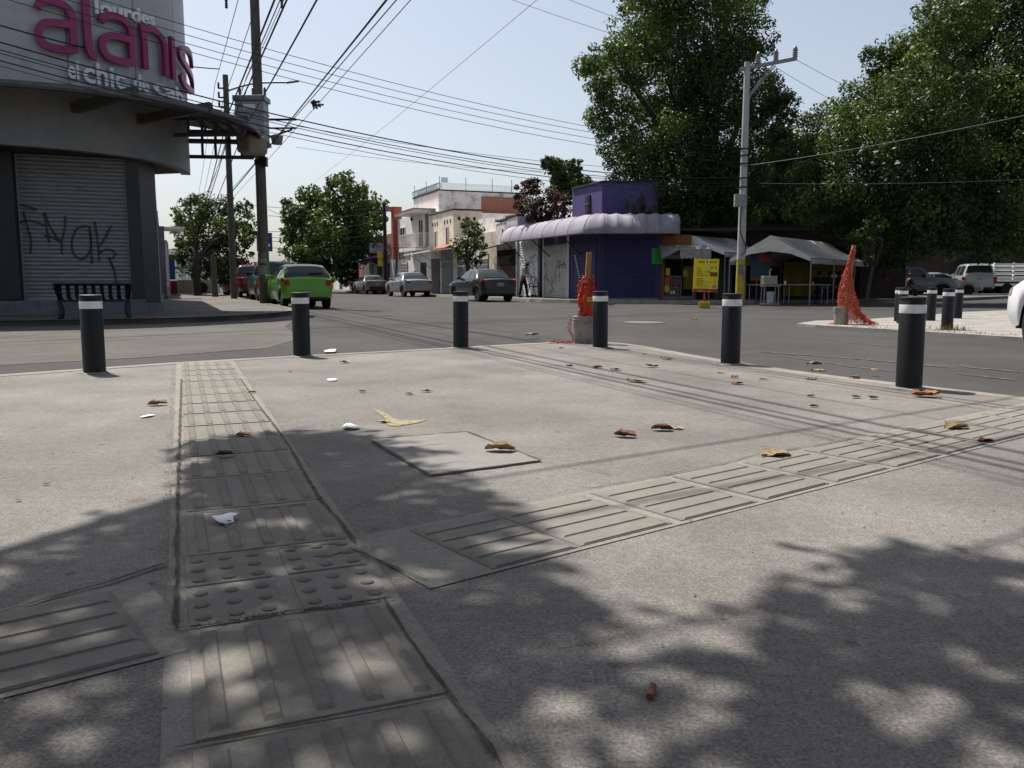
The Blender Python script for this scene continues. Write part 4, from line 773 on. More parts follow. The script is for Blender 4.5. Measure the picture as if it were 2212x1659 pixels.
# ============================================================ yellow menu sign
ysp=G(1521,666,ROADZ); ys=thing('menu_sign','yellow taco menu board on a red post in a yellow tin','sign',ysp)
MB().lathe([(.18,0),(.19,.02),(.195,.2),(.205,.21)],n=20).build('tin_base',M_YEL,ys,True,auto=40); MB().tube([(0,0,.18),(0,0,.55)],.03,8).build('post',M_RED,ys)
by0,by1=.53,1.62; bd=MB().b2((-.4,-.03,by0),(.4,.0,by1)).build('board',mat('menu_yellow',(.68,.52,.015),.5,0,.06,5),ys); bd.rotation_euler=(0,R(1.5),R(-4))
MB().b2((-.4,-.034,by0),(.4,-.031,by0+.11)).build('red_footer',M_RED,bd)
M_INK=mat('dark_red_ink',(.09,.008,.006),.7); M_INKK=mat('black_ink',(.02,.016,.01),.7)
tx=lambda s,sz,x,z,m_,al='LEFT',sx=1,bo=.0:text_mesh(s,sz,m_,bd,(x,-.034,z),(R(90),0,0),.001,al,sx=sx,bold=bo)
tx('RICOS',.075,-.27,1.49,M_INK,bo=.002); tx('TACOS',.075,.08,1.49,M_INK,bo=.002); MB().lathe([(.06,-.002),(.06,.002)],n=16).build('round_emblem',M_WHITE,bd).matrix_basis=Matrix.Translation((.015,-.035,1.51))@Matrix.Rotation(R(90),4,'X'); MB().b2((-.01,-.041,1.47),(.04,-.036,1.56)).build('emblem_figure',M_RED,bd)
for i,s in enumerate(['- Bistec','- Asada','- Chorizo','- Adobada','- Chicharron seco']): tx(s,.055,-.33,1.3-i*.06,M_INKK)
tx('$',.06,-.06,1.18,M_RED); tx('13',.115,0,1.16,M_RED,bo=.003)
for i,s in enumerate(['Lonches','Quesadillas','Quesadilla con carne','Refrescos','Agua Natural 1 lt']): tx('- '+s,.055,-.33,.96-i*.058,M_INKK); tx('$25 $15 $25 $13 $15'.split()[i],.045,.27,.96-i*.058,mat('orange_ink',(.5,.2,.01),.7))
tx('- servicio a domicilio -',.035,-.2,.66,M_INKK); MB().b2((.13,-.036,1.05),(.37,-.033,1.19)).build('food_photo',mat('food_print',(.32,.12,.03),.6,0,.5,18),bd); MB().b2((.23,-.036,.68),(.36,-.033,.77)).build('pink_note',mat('pink_note',(.55,.35,.5),.7),bd)
tx('PEDIDOS',.045,-.28,by0+.06,M_YEL); tx('33 1467 0970 / 33 1211 8940',.04,-.3,by0+.015,M_WHITE)
MB().b2((.12,-.036,1.32),(.22,-.033,1.36)).build('card_mark',M_STEEL,bd); MB().lathe([(.028,-.002),(.028,.002)],n=12).build('card_mark',M_RED,bd).matrix_basis=Matrix.Translation((.3,-.035,1.34))@Matrix.Rotation(R(90),4,'X')
# ============================================================ buckets with timber posts and orange mesh
def bucket(loc,label,r=.15,h=.355):
    b=thing('paint_bucket',label,'bucket',loc,.3)
    MB().lathe([(r*.86,0),(r*.88,.01),(r*.97,h*.75),(r*1.06,h*.755),(r*1.06,h*.78),(r*.985,h*.785),(r*.99,h*.87),(r*1.07,h*.875),(r*1.07,h*.9),(r,h*.905),(r*1.0,h*.97),(r*1.05,h*.975),(r*1.05,h),(r*.98,h)],n=30).build('pail',mat('dirty_white_plastic',(.42,.40,.36),.6,0,.3,9),b,True,auto=30)
    MB().lathe([(r*.97,h-.03),(r*.5,h-.02)],n=20).build('concrete_fill',M_MORT,b); return b
bk=G(1262,741); bucket(bk,'dirty white paint bucket holding the timber post beside a bollard')
po=thing('timber_post','square timber post standing in the paint bucket','post',bk); MB().bar((.0,0,.1),(.055,.02,1.19),.065,.085,up=(0,1,0)).build('timber',M_WOOD,po,bevel=.004); MB().bar((-.05,-.06,.3),(-.045,-.05,.5),.05,.02,up=(0,1,0)).build('wedge',M_WOOD,po)
def fold(name,label,c,fn,m,nu_=18,nv=14,th=.004,cat='vest'):
    mb=MB(c); mb.grid([[Vector(c)+Vector(fn(i/(nu_-1),j/(nv-1))) for i in range(nu_)] for j in range(nv)]); o=mb.build(name,m,None,True); o.location=c; o.modifiers.new('t','SOLIDIFY').thickness=th; return tag(o,label,cat) if label else o
M_VEST=mat('orange_vest_cloth',(.72,.06,.015),.75,0,.2,12); M_HV=mat('lime_reflective_tape',(.55,.75,.08),.5)
def vf(i,j):
    a=-math.pi*.95+i*math.pi*1.15; r=.06+.014*math.sin(i*17+j*4)+.025*math.sin(j*3); return (r*1.1*math.cos(a)+.02+.01*math.sin(j*9),r*math.sin(a),.80-.46*j-.03*math.sin(i*11))
vest=fold('safety_vest','orange safety vest draped around the timber post in the bucket',bk,vf,M_VEST)
hv=MB()
for z0 in(.55,):
    hv.grid([[Vector((.092*math.cos(a)+.025,.088*math.sin(a),z0+dz)) for a in [-1.9+k*.2 for k in range(12)]] for dz in(0,.025)]); hv.grid([[Vector((.092*math.cos(a)+.025,.088*math.sin(a),z0+.035+dz)) for a in [-1.9+k*.2 for k in range(12)]] for dz in(0,.025)])
hv.build('reflective_tape',M_HV,vest,True)
def tangle(name,label,paths,m,rad,cat='safety mesh',group=None):
    mb=MB()
    for p in paths: mb.tube(p,rad,4,False)
    return tag(mb.build(name,m),label,cat,group)
def meshpaths(c,fn,nu_,nv,jit):
    ps=[]; g=[[Vector(c)+Vector(fn(i/(nu_-1),j/(nv-1)))+Vector((random.gauss(0,jit),random.gauss(0,jit),random.gauss(0,jit))) for i in range(nu_)] for j in range(nv)]
    for j in range(nv): ps.append(g[j])
    for i in range(nu_): ps.append([g[j][i] for j in range(nv)])
    return ps
random.seed(21)
# bunched mesh over the vest and a tail on the pavement
def mf(i,j): 
    a=-2.9+i*3.4; return (.072*math.cos(a)+.035,.08*math.sin(a),.86-.12*j-.1*math.sin(i*3.0)**2*j+.02*math.sin(i*40))
ps=meshpaths(bk,mf,34,9,.014)+meshpaths(bk,lambda i,j:(-.065-.02*j+.015*math.sin(i*20),-.06-.02*i,.82-.5*i+.0*j),26,5,.012)+meshpaths(bk,lambda i,j:(.105+.02*math.sin(i*12),-.05+.03*j,.78-.7*i),22,5,.012)
ps+=meshpaths(bk,lambda i,j:(-.17-.03*math.sin(i*5)-.02*j,-.1,.32-.3*i),16,3,.01)+meshpaths(bk,lambda i,j:(-.17-.28*i,-.12+.05*j-.03*math.sin(i*6),.015+.012*math.sin(i*22)**2),18,4,.012)
tangle('orange_mesh','bunched orange plastic mesh tied round the vest and bucket',ps,M_ORANGE,.0032)
# second, taller post wrapped in mesh on the island corner
b2p=Vector((6.42,16.0,0)); bucket(b2p+Vector((-.12,0,0)),'small pail hidden under the red mesh heap on the island corner',.14,.33)
p2=thing('timber_post','tall post wrapped in red orange mesh on the traffic island corner','post',b2p); MB().bar((-.05,0,.1),(.06,0,1.5),.06,.06,up=(0,1,0)).build('timber',M_WOOD,p2)
def m2(i,j):
    z=1.38*(1-j)+.02; t=1-z/1.4; r=.038+ (.135*math.sin(min(1,max(0,(t-.2)/.8))*math.pi*.62)**1.2) + (.28*max(0,t-.72)**1.1); a=i*6.2832; dr=.16*max(0,t-.55)
    return (r*math.cos(a)*(1.15 if math.cos(a)>0 else .95)+.05-.1*math.sin(t*3)+dr*.7,r*.8*math.sin(a),z+.02*math.sin(i*50+j*30))
ps=meshpaths(b2p,m2,40,54,.011)+meshpaths(b2p,lambda i,j:((.1+.42*i)*1.0,(-.18+.36*j),max(.015,.32*(1-i)**1.3+.03*math.sin(9*j+8*i))),22,20,.018)+meshpaths(b2p,lambda i,j:(-.2-.14*i,-.05+.06*j,.02),6,4,.012)
tangle('orange_mesh','tall heap of red orange mesh wrapped round the island post',ps,mat('red_orange_mesh',(.85,.13,.07),.5,0,.25,20),.004)
random.seed(33)
# ============================================================ utility poles
def pole(name,label,base,top,r0,r1,m,lean=(0,0),n=14):
    t=thing(name,label,'pole',base,0); MB().tube([(0,0,-.2),(lean[0],lean[1],top)],[r0,r1],n).build('shaft',m,t,True,auto=50); return t
p1b=G(573,655,.06); p1=pole('utility_pole','thick concrete utility pole carrying the grey transformer, with posters',p1b,13.2,.195,.145,M_POLE)

cz=lambda py:zat(py,p1b.y)
tr=MB(); dx=(561-562)/F_*p1b.y
tr.b2((-.55,-.85,cz(318)),(.42,-.2,cz(232))).build
tb=tr.build('transformer',mat('transformer_grey',(.33,.36,.38),.5,.1,.12,5),p1,bevel=.03); MB().b2((-.61,-.9,cz(232)),(.48,-.15,cz(221))).build('tank_lid',M_STEEL,tb,bevel=.02); MB().b2((-.57,-.87,cz(258)),(.44,-.18,cz(256))).build('tank_rib',M_STEEL,tb); MB().b2((-.57,-.87,cz(300)),(.44,-.18,cz(298))).build('tank_rib',M_STEEL,tb)
MB().b2((-.25,-.865,cz(249)),(.15,-.851,cz(240))).build('rating_plate',M_WHITE,tb); MB().b2((-.1,-.9,cz(320)-.1),(.5,-.3,cz(318))).build('base_frame',M_DARKM,tb)
def insul(mb,x,y,z,h=.32,k=1): mb.lathe([(.03*k,0),(.06*k,.03),(.03*k,.06),(.06*k,.1),(.03*k,.13),(.06*k,.17),(.03*k,.2),(.055*k,.24),(.02*k,h)],(x,y,z),10)
for x in(-.45,0,.4): mm=MB(); insul(mm,x,-.55,cz(221)); mm.build('bushing',mat('porcelain',(.1,.07,.06),.3),tb,True)
MB().b2((-.9,-.12,cz(3)),(1.35,.0,cz(-3)+.04)).build('cross_arm',M_DARKM,p1); MB().b2((.3,-.2,cz(266)),(1.35,-.12,cz(262))).build('side_arm',M_DARKM,p1); MB().b2((.3,-.2,cz(284)),(1.35,-.12,cz(281))).build('side_arm',M_DARKM,p1); MB().bar((.4,-.15,cz(302)),(1.2,-.15,cz(285)),.05,.05).build('brace',M_DARKM,p1)
for x in(-.95,.05,.95): mm=MB(); insul(mm,x,-.06,cz(30)+.1,.38); mm.build('insulator',M_DARKM,p1,True)
MB().b2((-.5,-.4,cz(345)),(-.1,-.2,cz(240))).build('radiator_fins',M_STEEL,p1); mm=MB(); mm.lathe([(.0,0),(.17,.02),(.2,.2),(.22,.3),(.05,.36)],(.75,-.5,cz(322)),12); mm.build('hanging_pot_head',mat('pot_grey',(.3,.32,.32),.6),p1)
MB().lathe([(.2,cz(360)),(.21,cz(350))],n=14).b2((.1,-.3,cz(365)),(.3,-.1,cz(345))).build('pole_band',M_DARKM,p1)
def wrapposter(parent,r,a0,a1,z0,z1,m,name='poster'):
    return MB().grid([[(r*math.cos(a0+(a1-a0)*k/8),r*math.sin(a0+(a1-a0)*k/8),z) for k in range(9)] for z in(z0,z1)]).build(name,m,parent)
M_PPR=mat('weathered_poster',(.36,.34,.33),.85,0,.3,14); wrapposter(p1,.205,-2.9,-2.3,cz(590),cz(562),mat('orange_poster',(.5,.13,.05),.8,0,.2,9)); wrapposter(p1,.206,-2.35,-.7,cz(598),cz(562),M_PPR); wrapposter(p1,.204,-2.6,-.8,cz(560),cz(550),mat('grey_green_poster',(.22,.25,.24),.85,0,.3,14)); wrapposter(p1,.209,-2.2,-.9,cz(576),cz(573),M_BLACK,'printed_car')
p2b=G(506,645,.06); p2=pole('utility_pole','slim concrete pole with the street lamp arm behind the transformer pole',p2b,zat(165,p2b.y),.15,.12,M_POLE)
c2=lambda py:zat(py,p2b.y)
la=MB(); k2=p2b.y/F_; la.tube(smooth_pts([(.1,0,c2(199)),(.8,0,c2(188)),(1.6,-.1,c2(183)),(3.0,-.2,c2(183))],5),.045,8).build('lamp_arm',M_STEEL,p2,True); lh=MB(); lh.add([(2.75,-.32,c2(183)),(2.75,-.08,c2(183)),(3.35,-.1,c2(179)),(3.35,-.3,c2(179)),(2.75,-.32,c2(185.5)),(2.75,-.08,c2(185.5)),(3.3,-.1,c2(182)),(3.3,-.3,c2(182))],[(0,1,2,3),(7,6,5,4),(0,4,5,1),(1,5,6,2),(2,6,7,3),(3,7,4,0)]); lh.build('lamp_head',M_STEEL,p2,bevel=.02)
rk=MB()
for z in(195,215,235,255): rk.b2((-.3,-.16,c2(z)-.03),(-.05,-.1,c2(z)+.03)); insul(rk,-.28,-.13,c2(z),.2)
rk.b2((-1.3,-.15,c2(263)),(.05,-.1,c2(261))); rk.build('insulator_rack',M_DARKM,p2)
p3b=G(1598,658,.0); p3b=Vector((p3b.x,29.6,0)); p3b.x=P(1598,640,29.6).x; p3=pole('utility_pole','pale grey utility pole with yellow painted base and crossarm',p3b,zat(134,29.6),.155,.1,M_POLEG)
c3=lambda py:zat(py,29.6)
MB().tube([(0,0,0),(0,0,c3(560))],[.161,.150],16).build('yellow_base',mat('pole_yellow',(.55,.45,.03),.7,0,.25,5),p3,True,auto=50); wrapposter(p3,.165,-2.3,-1.2,c3(592),c3(572),mat('violet_poster',(.25,.2,.32),.8,0,.4,12)); wrapposter(p3,.166,-1.3,-.7,c3(603),c3(590),M_PPR)
ar=MB(); ar.bar((-.25,0,c3(150)),(1.65,-.1,c3(128)),.1,.11); ar.build('cross_arm',M_STEEL,p3); MB().bar((.08,-.1,c3(205)),(.85,-.12,c3(142)),.04,.04).build('brace',M_STEEL,p3); MB().bar((.08,.08,c3(212)),(.97,.03,c3(141)),.04,.04).build('brace',M_STEEL,p3)
for x,py in((.35,141),(.95,135),(1.6,128)): mm=MB(); insul(mm,x,-.06,c3(py)+.03,.4,1.7); mm.build('insulator',mat('porcelain_grey',(.25,.24,.25),.3),p3,True)
MB().b2((-.36,-.3,c3(448)),(.06,-.15,c3(421))).build('meter_box',mat('box_grey',(.38,.4,.41),.6),p3,bevel=.01)
MB().tube([(-.1,-.17,c3(448)),(-.12,-.18,c3(500)),(.08,-.19,c3(530)),(.1,-.19,c3(545)),(-.05,-.19,c3(552))],.018,6).tube([(.14,-.1,c3(330)),(.15,-.1,c3(440))],.015,6).build('conduit',M_CABLE,p3)
for py in(322,336,354,385,405): MB().lathe([(.14,c3(py)-.02),(.15,c3(py)+.02)],n=10).build('cable_clamp',M_DARKM,p3)
p4=pole('utility_pole','dark wooden pole outside the pharmacy with a yellow notice',W(14.9,60.0,.09),zat(443,61.2),.15,.12,mat('dark_wood_pole',(.035,.022,.018),.9,0,.2,5)); MB().b2((-.55,-.25,zat(562,61)),(-.17,-.2,zat(546,61))).build('yellow_notice',M_YEL,p4); MB().b2((-.52,-.25,zat(578,61)),(-.17,-.2,zat(563,61))).build('yellow_notice',M_YEL,p4); MB().b2((.1,-.2,zat(460,61)),(.35,-.1,zat(447,61))).build('junction_box',M_STEEL,p4)
p5=pole('utility_pole','short concrete post between the sidewalk tree and red pickup',W(2.4,46,.06),zat(560,47),.16,.13,M_POLE)
p6=pole('utility_pole','dark thin pole far behind the street trees',W(2.8,95,.06),8.5,.16,.13,M_POLE)
# ============================================================ overhead cables
def wire(a,b,r,sag,label,grp,n=18):
    a,b=Vector(a),Vector(b); mb=MB(); mb.tube([a.lerp(b,i/n)-Vector((0,0,sag*4*(i/n)*(1-i/n))) for i in range(n+1)],r,5,False); return tag(mb.build('overhead_cable',M_CABLE),label,'cable',grp)
gA='thin power lines from upper left to the grey pole'; 
for (y0,y1),o_ in zip(((-165,322),(-138,330),(-115,341),(-97,354)),('uppermost','second','third','lowest')): wire(P(-300,y0,13),p3b+Vector((0,-.15,c3(y1))),.0065,.55,o_+' of the four thin power lines reaching the grey pole',gA)
gB='heavy cables crossing in front of the pink letters'
for (y0,y1,r),o_ in zip(((4,385,.013),(22,392,.009),(30,396,.007),(48,402,.011),(60,410,.006)),('uppermost','second','third','fourth','lowest')): wire(P(-300,y0,13),p3b+Vector((0,-.15,c3(y1))),r,.75,o_+' of the five cables crossing low over the pink letters',gB)
wire(P(-300,-40,13.5),P(474,149,26),.016,.25,'short thick cable ending at the wire junction left of the tall pole','cable to the junction')
gC='cables running overhead along the main street'
for u,z,r in [(1.95,6.7,.009),(2.15,6.45,.022),(2.3,6.3,.02),(2.45,6.9,.008),(2.75,7.6,.01),(3.2,8.4,.01),(1.75,7.3,.009),(2.6,5.9,.018)]:
    wire(W(u,-16,z+.2),W(u+.1,30,z),r,.35,'cable running overhead along the left side of the main street',gC); wire(W(u+.1,30,z),W(2.7,95,z*.85),r,.8,'cable running on down the left side of the street',gC+' beyond the pole')
gD='cable bundle passing the splice above the junction'
for u,z,r in [(4.0,5.86,.018),(4.12,5.94,.012),(4.75,6.25,.012),(4.25,5.6,.008)]: wire(W(u,-14,z+.1),W(3.4,70,z-.2),r,.2,'cable from top centre down through the splice to the street end',gD)
jn=MB(); jc=P(688,226,23.7)
for k in range(7): jn.tube([jc+Vector((random.gauss(0,.12),random.gauss(0,.12),random.gauss(0,.08))) for _ in range(2)],.03,6)
tag(jn.build('cable_splice',M_CABLE),'dark cable splice hanging at the crossing of the wires','splice')
for a,b,r,l in [((1600,360,29.6),(2500,185,20),.016,'single thick cable rising to the right edge across the trees'),((1600,395,29.6),(2500,372,24),.01,'thin cable running right in front of the dark trees'),((1718,128,29.5),(2010,265,46),.008,'line dropping right behind the crown from the outer insulator'),((1660,136,29.5),(1950,290,46),.008,'line dropping right behind the crown from the middle insulator'),((1165,-5,18),(640,420,60),.006,'thin faint line falling left from the top centre'),((1600,150,29.6),(1000,-40,24),.006,'faint line from the crossarm up to the top left'),((1640,140,29.6),(1050,-75,24),.006,'second faint line from the crossarm up to the top left'),((640,272,28),(1330,362,33),.008,'thin line from the transformer to the middle tree'),((640,318,28),(1250,375,33),.006,'lower thin line from the transformer to the middle tree')]: wire(P(*a),P(*b),r,.15,l,None)
gE='thin lines between poles across the far street tree'
for a,b in [((520,440),(838,447)),((580,466),(838,452)),((580,500),(838,470)),((575,512),(840,500)),((575,520),(1050,528)),((575,535),(1050,520)),((580,452),(640,455))]: wire(P(*a,42),P(*b,66),.012,.3,'thin line strung between poles across the far street tree',gE)
for a,b,s in [((-6.5,3.2,6.3),(16,18,6.3),.2),((-6.5,2.9,6.6),(16,16.2,6.5),.2),((-7,1.6,6.4),(16,14.6,6.5),.2)]: wire(a,b,.013,s,'cable strung high over the pavement corner, seen by its shadow','cables over the pavement')
# ============================================================ vehicles
# profiles: (fraction from the rear, height as fraction of total height)
KIND={
 'hatch':dict(L=4.05,W=1.69,H=1.445,top=[(0,.46),(.012,.56),(.02,.66),(.035,.70),(.06,.80),(.11,.945),(.16,.985),(.30,1.0),(.45,.985),(.56,.93),(.72,.69),(.85,.63),(.95,.53),(.985,.46),(1,.40)],
   belt=[(0,.46),(.02,.655),(.05,.685),(.3,.67),(.6,.655),(.72,.65),(.85,.61),(.95,.52),(1,.40)],wn=[(.17,.36),(.375,.60)],rw=(.037,.108),wh=(.155,.80),wr=.31),
 'sedan':dict(L=4.5,W=1.74,H=1.46,top=[(0,.44),(.012,.60),(.02,.665),(.04,.69),(.135,.70),(.16,.715),(.22,.86),(.28,.965),(.36,1.0),(.47,.99),(.56,.94),(.72,.675),(.86,.62),(.95,.53),(.985,.45),(1,.39)],
   belt=[(0,.44),(.02,.66),(.05,.682),(.2,.69),(.5,.655),(.72,.645),(.86,.6),(.95,.52),(1,.39)],wn=[(.20,.36),(.375,.60)],rw=(.165,.275),wh=(.18,.80),wr=.32),
 'old':dict(L=4.3,W=1.65,H=1.38,top=[(0,.42),(.008,.60),(.015,.69),(.03,.71),(.17,.725),(.19,.735),(.25,.90),(.30,.975),(.38,1.0),(.48,.99),(.55,.95),(.66,.70),(.86,.655),(.97,.6),(.99,.5),(1,.4)],
   belt=[(0,.42),(.015,.685),(.17,.70),(.5,.68),(.66,.675),(.86,.64),(.97,.59),(1,.4)],wn=[(.21,.36),(.375,.58)],rw=(.19,.285),wh=(.18,.81),wr=.29),
 'suv':dict(L=4.7,W=1.85,H=1.78,top=[(0,.4),(.006,.55),(.012,.66),(.02,.70),(.05,.93),(.08,.975),(.2,1.0),(.5,.99),(.58,.95),(.70,.66),(.86,.62),(.97,.56),(.99,.46),(1,.36)],
   belt=[(0,.4),(.012,.62),(.03,.645),(.5,.64),(.70,.635),(.86,.6),(.97,.54),(1,.36)],wn=[(.06,.24),(.26,.43),(.445,.62)],rw=(.021,.05),wh=(.19,.81),wr=.36),
 'van':dict(L=5.6,W=2.0,H=2.05,top=[(0,.4),(.006,.55),(.012,.66),(.02,.70),(.035,.93),(.05,.97),(.2,1.0),(.6,.99),(.72,.95),(.83,.66),(.92,.60),(.98,.5),(1,.36)],
   belt=[(0,.4),(.012,.58),(.03,.6),(.5,.6),(.83,.6),(.92,.58),(.98,.48),(1,.36)],wn=[(.06,.3),(.33,.55),(.6,.74)],rw=(.021,.035),wh=(.2,.82),wr=.37),
 'pickup':dict(L=5.2,W=1.88,H=1.76,top=[(0,.45),(.005,.58),(.012,.625),(.3,.63),(.40,.64),(.415,.7),(.43,.92),(.45,.98),(.52,1.0),(.58,.985),(.62,.95),(.72,.68),(.86,.64),(.96,.58),(.99,.46),(1,.36)],
   belt=[(0,.45),(.012,.6),(.4,.62),(.5,.635),(.72,.64),(.86,.62),(.96,.56),(1,.36)],wn=[(.44,.63)],rw=(.414,.43),wh=(.2,.80),wr=.38)}
_AM=mat('alloy_rim',(.42,.42,.44),.3,.8,.1,10); M_TAIL=mat('tail_lamp_red',(.5,.01,.008),.25,0,.1,30,spec=.3); M_TAILW=mat('tail_lamp_clear',(.6,.5,.5),.2,0,.1,30,coat=.5); M_BUMP=mat('dark_bumper_plastic',(.02,.02,.021),.6); M_PLATE=mat('plate_white',(.5,.52,.56),.5,0,.1,30)
def car(label,kind,loc,heading,paint,group=None,scale=None,plate='JLT 52',dark_bumper=False,cat='car',name='parked_car',wiper=False,emblem=True,amber=False):
    K=KIND[kind]; L,Wd,Ht=K['L'],K['W']/2,K['H']; t=thing(name,label,cat,loc,heading,group)
    wr=K['wr']; whx=[(f-.5)*L for f in K['wh']]
    def I(key,x): a=K[key]; return float(np.interp(x,[p[0] for p in a],[p[1] for p in a]))*Ht
    def ctrl(x):
        zt=I('top',x); zb_=I('belt',x); X=(x-.5)*L; sill=.20*Ht if 0.05<x<.95 else .2*Ht+.06
        end=min(x,1-x); wf=Wd*(1-.16*max(0,1-end/.06)**2-.05*max(0,1-end/.25))
        for wx in whx:
            d=abs(X-wx); ar=wr*1.17
            if d<ar: sill=max(sill,wr+math.sqrt(ar*ar-d*d)*.98)
        gh=max(0,zt-zb_)/Ht; wt=wf*(.95-.62*min(.34,gh)); sill=min(sill,zb_-.05)
        return X,[(wf*.95,sill),(wf*.995,sill+.35*(zb_-sill)),(wf,sill+.68*(zb_-sill)),(wf*.972,zb_),(wt,zt-.035-.05*min(1,gh*4)),(wt*.72,zt-.008),(0,zt+.012)]
    def surf(x,k):
        X,c=ctrl(x); i=min(5,int(k)); f=k-i; p=[c[max(0,min(6,i+q))] for q in(-1,0,1,2)]
        if i+2>6: p[3]=(-c[5][0],c[5][1])
        h=[.5*((2*p[1][d])+(p[2][d]-p[0][d])*f+(2*p[0][d]-5*p[1][d]+4*p[2][d]-p[3][d])*f*f+(3*p[1][d]-p[0][d]-3*p[2][d]+p[3][d])*f**3) for d in(0,1)]
        return Vector((X,h[0],h[1]))
    xs=sorted(set([0,.004,.008,.012,.016,.02,.026,.032,.04,.05,.06,.075,.09,.105,.12,.135,.15,.16,.17,.18,.19,.2,.22,.24,.26,.28,.30,.34,.38,.40,.407,.415,.422,.43,.44,.45,.48,.52,.55,.58,.62,.66,.70,.72,.75,.86,.89,.92,.95,.97,.985,.995,1]+[f+d for f in K['wh'] for d in np.linspace(-wr*1.17/L,wr*1.17/L,15)]))
    ks=[k*.25 for k in range(25)]; rows=[]
    for x in xs:
        half=[surf(x,k) for k in ks]; rows.append([Vector((p.x,-p.y,p.z)) for p in half]+half[::-1][1:])
    mb=MB(); mb.grid(rows); n=len(rows[0]); mb.add(rows[0],[tuple(range(n))]); mb.add(rows[-1],[tuple(range(n-1,-1,-1))]); mb.build('body',paint,t,True,auto=38)
    MB().b2((-.46*L,-Wd*.8,.17*Ht),(.46*L,Wd*.8,.42*Ht)).build('underbody',M_BLACK,t)
    def patch(nm,m,x0,x1,k0,k1,sides=(1,-1),off=.006,nx=9,nk=6,par=None):
        out=None
        for s in sides:
            g=[]
            for i in range(nx):
                row=[]
                for j in range(nk):
                    x=x0+(x1-x0)*i/(nx-1); k=k0+(k1-k0)*j/(nk-1); p=surf(x,k); du=surf(min(1,x+.002),k)-surf(max(0,x-.002),k); dk=surf(x,min(6,k+.03))-surf(x,max(0,k-.03)); nn=du.cross(dk); nn=nn.normalized() if nn.length>1e-9 else Vector((0,0,1))
                    if nn.dot(Vector((0,p.y,p.z-.4*Ht)))<0: nn=-nn
                    p=p+nn*off; row.append(Vector((p.x,p.y*s,p.z)))
                g.append(row)
            out=MB().grid(g).build(nm,m,par or t,True)
        return out
    for a,b in K['wn']: patch('side_window',M_GLASS,a,b,3.12,3.9)
    x0,x1=K['rw']
    def full(nm,m,x0,x1,ke,off=.006,nx=10):
        g=[]
        for i in range(nx):
            x=x0+(x1-x0)*i/(nx-1); half=[surf(x,ke+(6-ke)*j/10) for j in range(11)]; row=[Vector((p.x-off,-p.y,p.z+off)) for p in half]+[Vector((p.x-off,p.y,p.z+off)) for p in half[::-1][1:]]; g.append(row)
        return MB().grid(g).build(nm,m,t,True)
    rwo=full('rear_window',M_GLASS,x0,x1,4.12)
    ws=[p for p in K['top'] if p[0]>.5]; full('windscreen',M_GLASS,{'hatch':.575,'sedan':.575,'old':.56,'suv':.59,'van':.73,'pickup':.625}[kind],{'hatch':.71,'sedan':.71,'old':.655,'suv':.69,'van':.825,'pickup':.715}[kind],4.12,-.006)
    zt_=I('belt',.03)
    # lamps, plate, bumper
    for s in(1,-1):
        if kind in('suv','van','pickup'): MB().b2((-.5*L-.005,s*Wd*.84,zt_*.62),(-.5*L+.1,s*Wd*.985,zt_*.98)).build('tail_lamp',M_TAIL,t)
        else:
            o=patch('tail_lamp',M_TAIL,.009,.021 if kind=='hatch' else .02,3.0,4.75 if kind!='old' else 5.2,(s,),.012,6,8); patch('lamp_wrap',M_TAIL,.012,.075 if kind!='old' else .02,2.55,3.1,(s,),.008,8,4,par=o)
    zpl=(.40 if kind=='hatch' else .56)*Ht; MB().b2((-.5*L-.012,-.16,zpl-.13),(-.5*L+.03,.16,zpl+.0)).build('number_plate',M_PLATE,t)
    text_mesh(plate,.085,M_DARKM,t,(-.5*L-.014,0,zpl-.1),(R(90),0,R(-90)),.001,'CENTER',sx=.95,name='plate_text')
    bumpm=M_BUMP if dark_bumper else paint
    MB().b2((-.5*L-.02,-Wd*.74,.2*Ht),(-.5*L+.2,Wd*.74,(.42 if dark_bumper else .27)*Ht)).build('rear_bumper',M_BUMP if not dark_bumper else bumpm,t,bevel=.03)
    if emblem: MB().lathe([(.05,-.004),(.05,.004)],n=12).build('badge',M_CHROME,t).matrix_basis=Matrix.Translation((-.5*L+.028*L-.02,0,I('top',.024)*.955))@Matrix.Rotation(R(90),4,'Y')
    if wiper: p=surf((x0*.8+x1*.2),5.4); MB().bar((p.x-.03,-.05,p.z+.02),(p.x-.0,-.5,p.z+.03),.03,.03).build('wiper',M_BLACK,t)
    for s in(1,-1):
        p=surf(.60,3.1); MB().b2((p.x-.08,s*p.y,p.z),(p.x+.08,s*(p.y+.19),p.z+.13)).build('mirror',M_BLACK if kind in('old','suv','pickup') else paint,t,bevel=.03)
        for a,b in K['wn'][-2:]: q=surf(a+.03,2.6); MB().b2((q.x-.09,s*(q.y-.01),q.z-.015),(q.x+.07,s*(q.y+.03),q.z+.02)).build('door_handle',paint,t,bevel=.008)
        for a,b in K['wn']: patch('door_seam',M_BLACK,b+.006,b+.0085,.8,3.05,(s,),.003,2,8)
        patch('head_lamp',M_TAILW,.93,.985,2.4,3.2,(s,),.006)
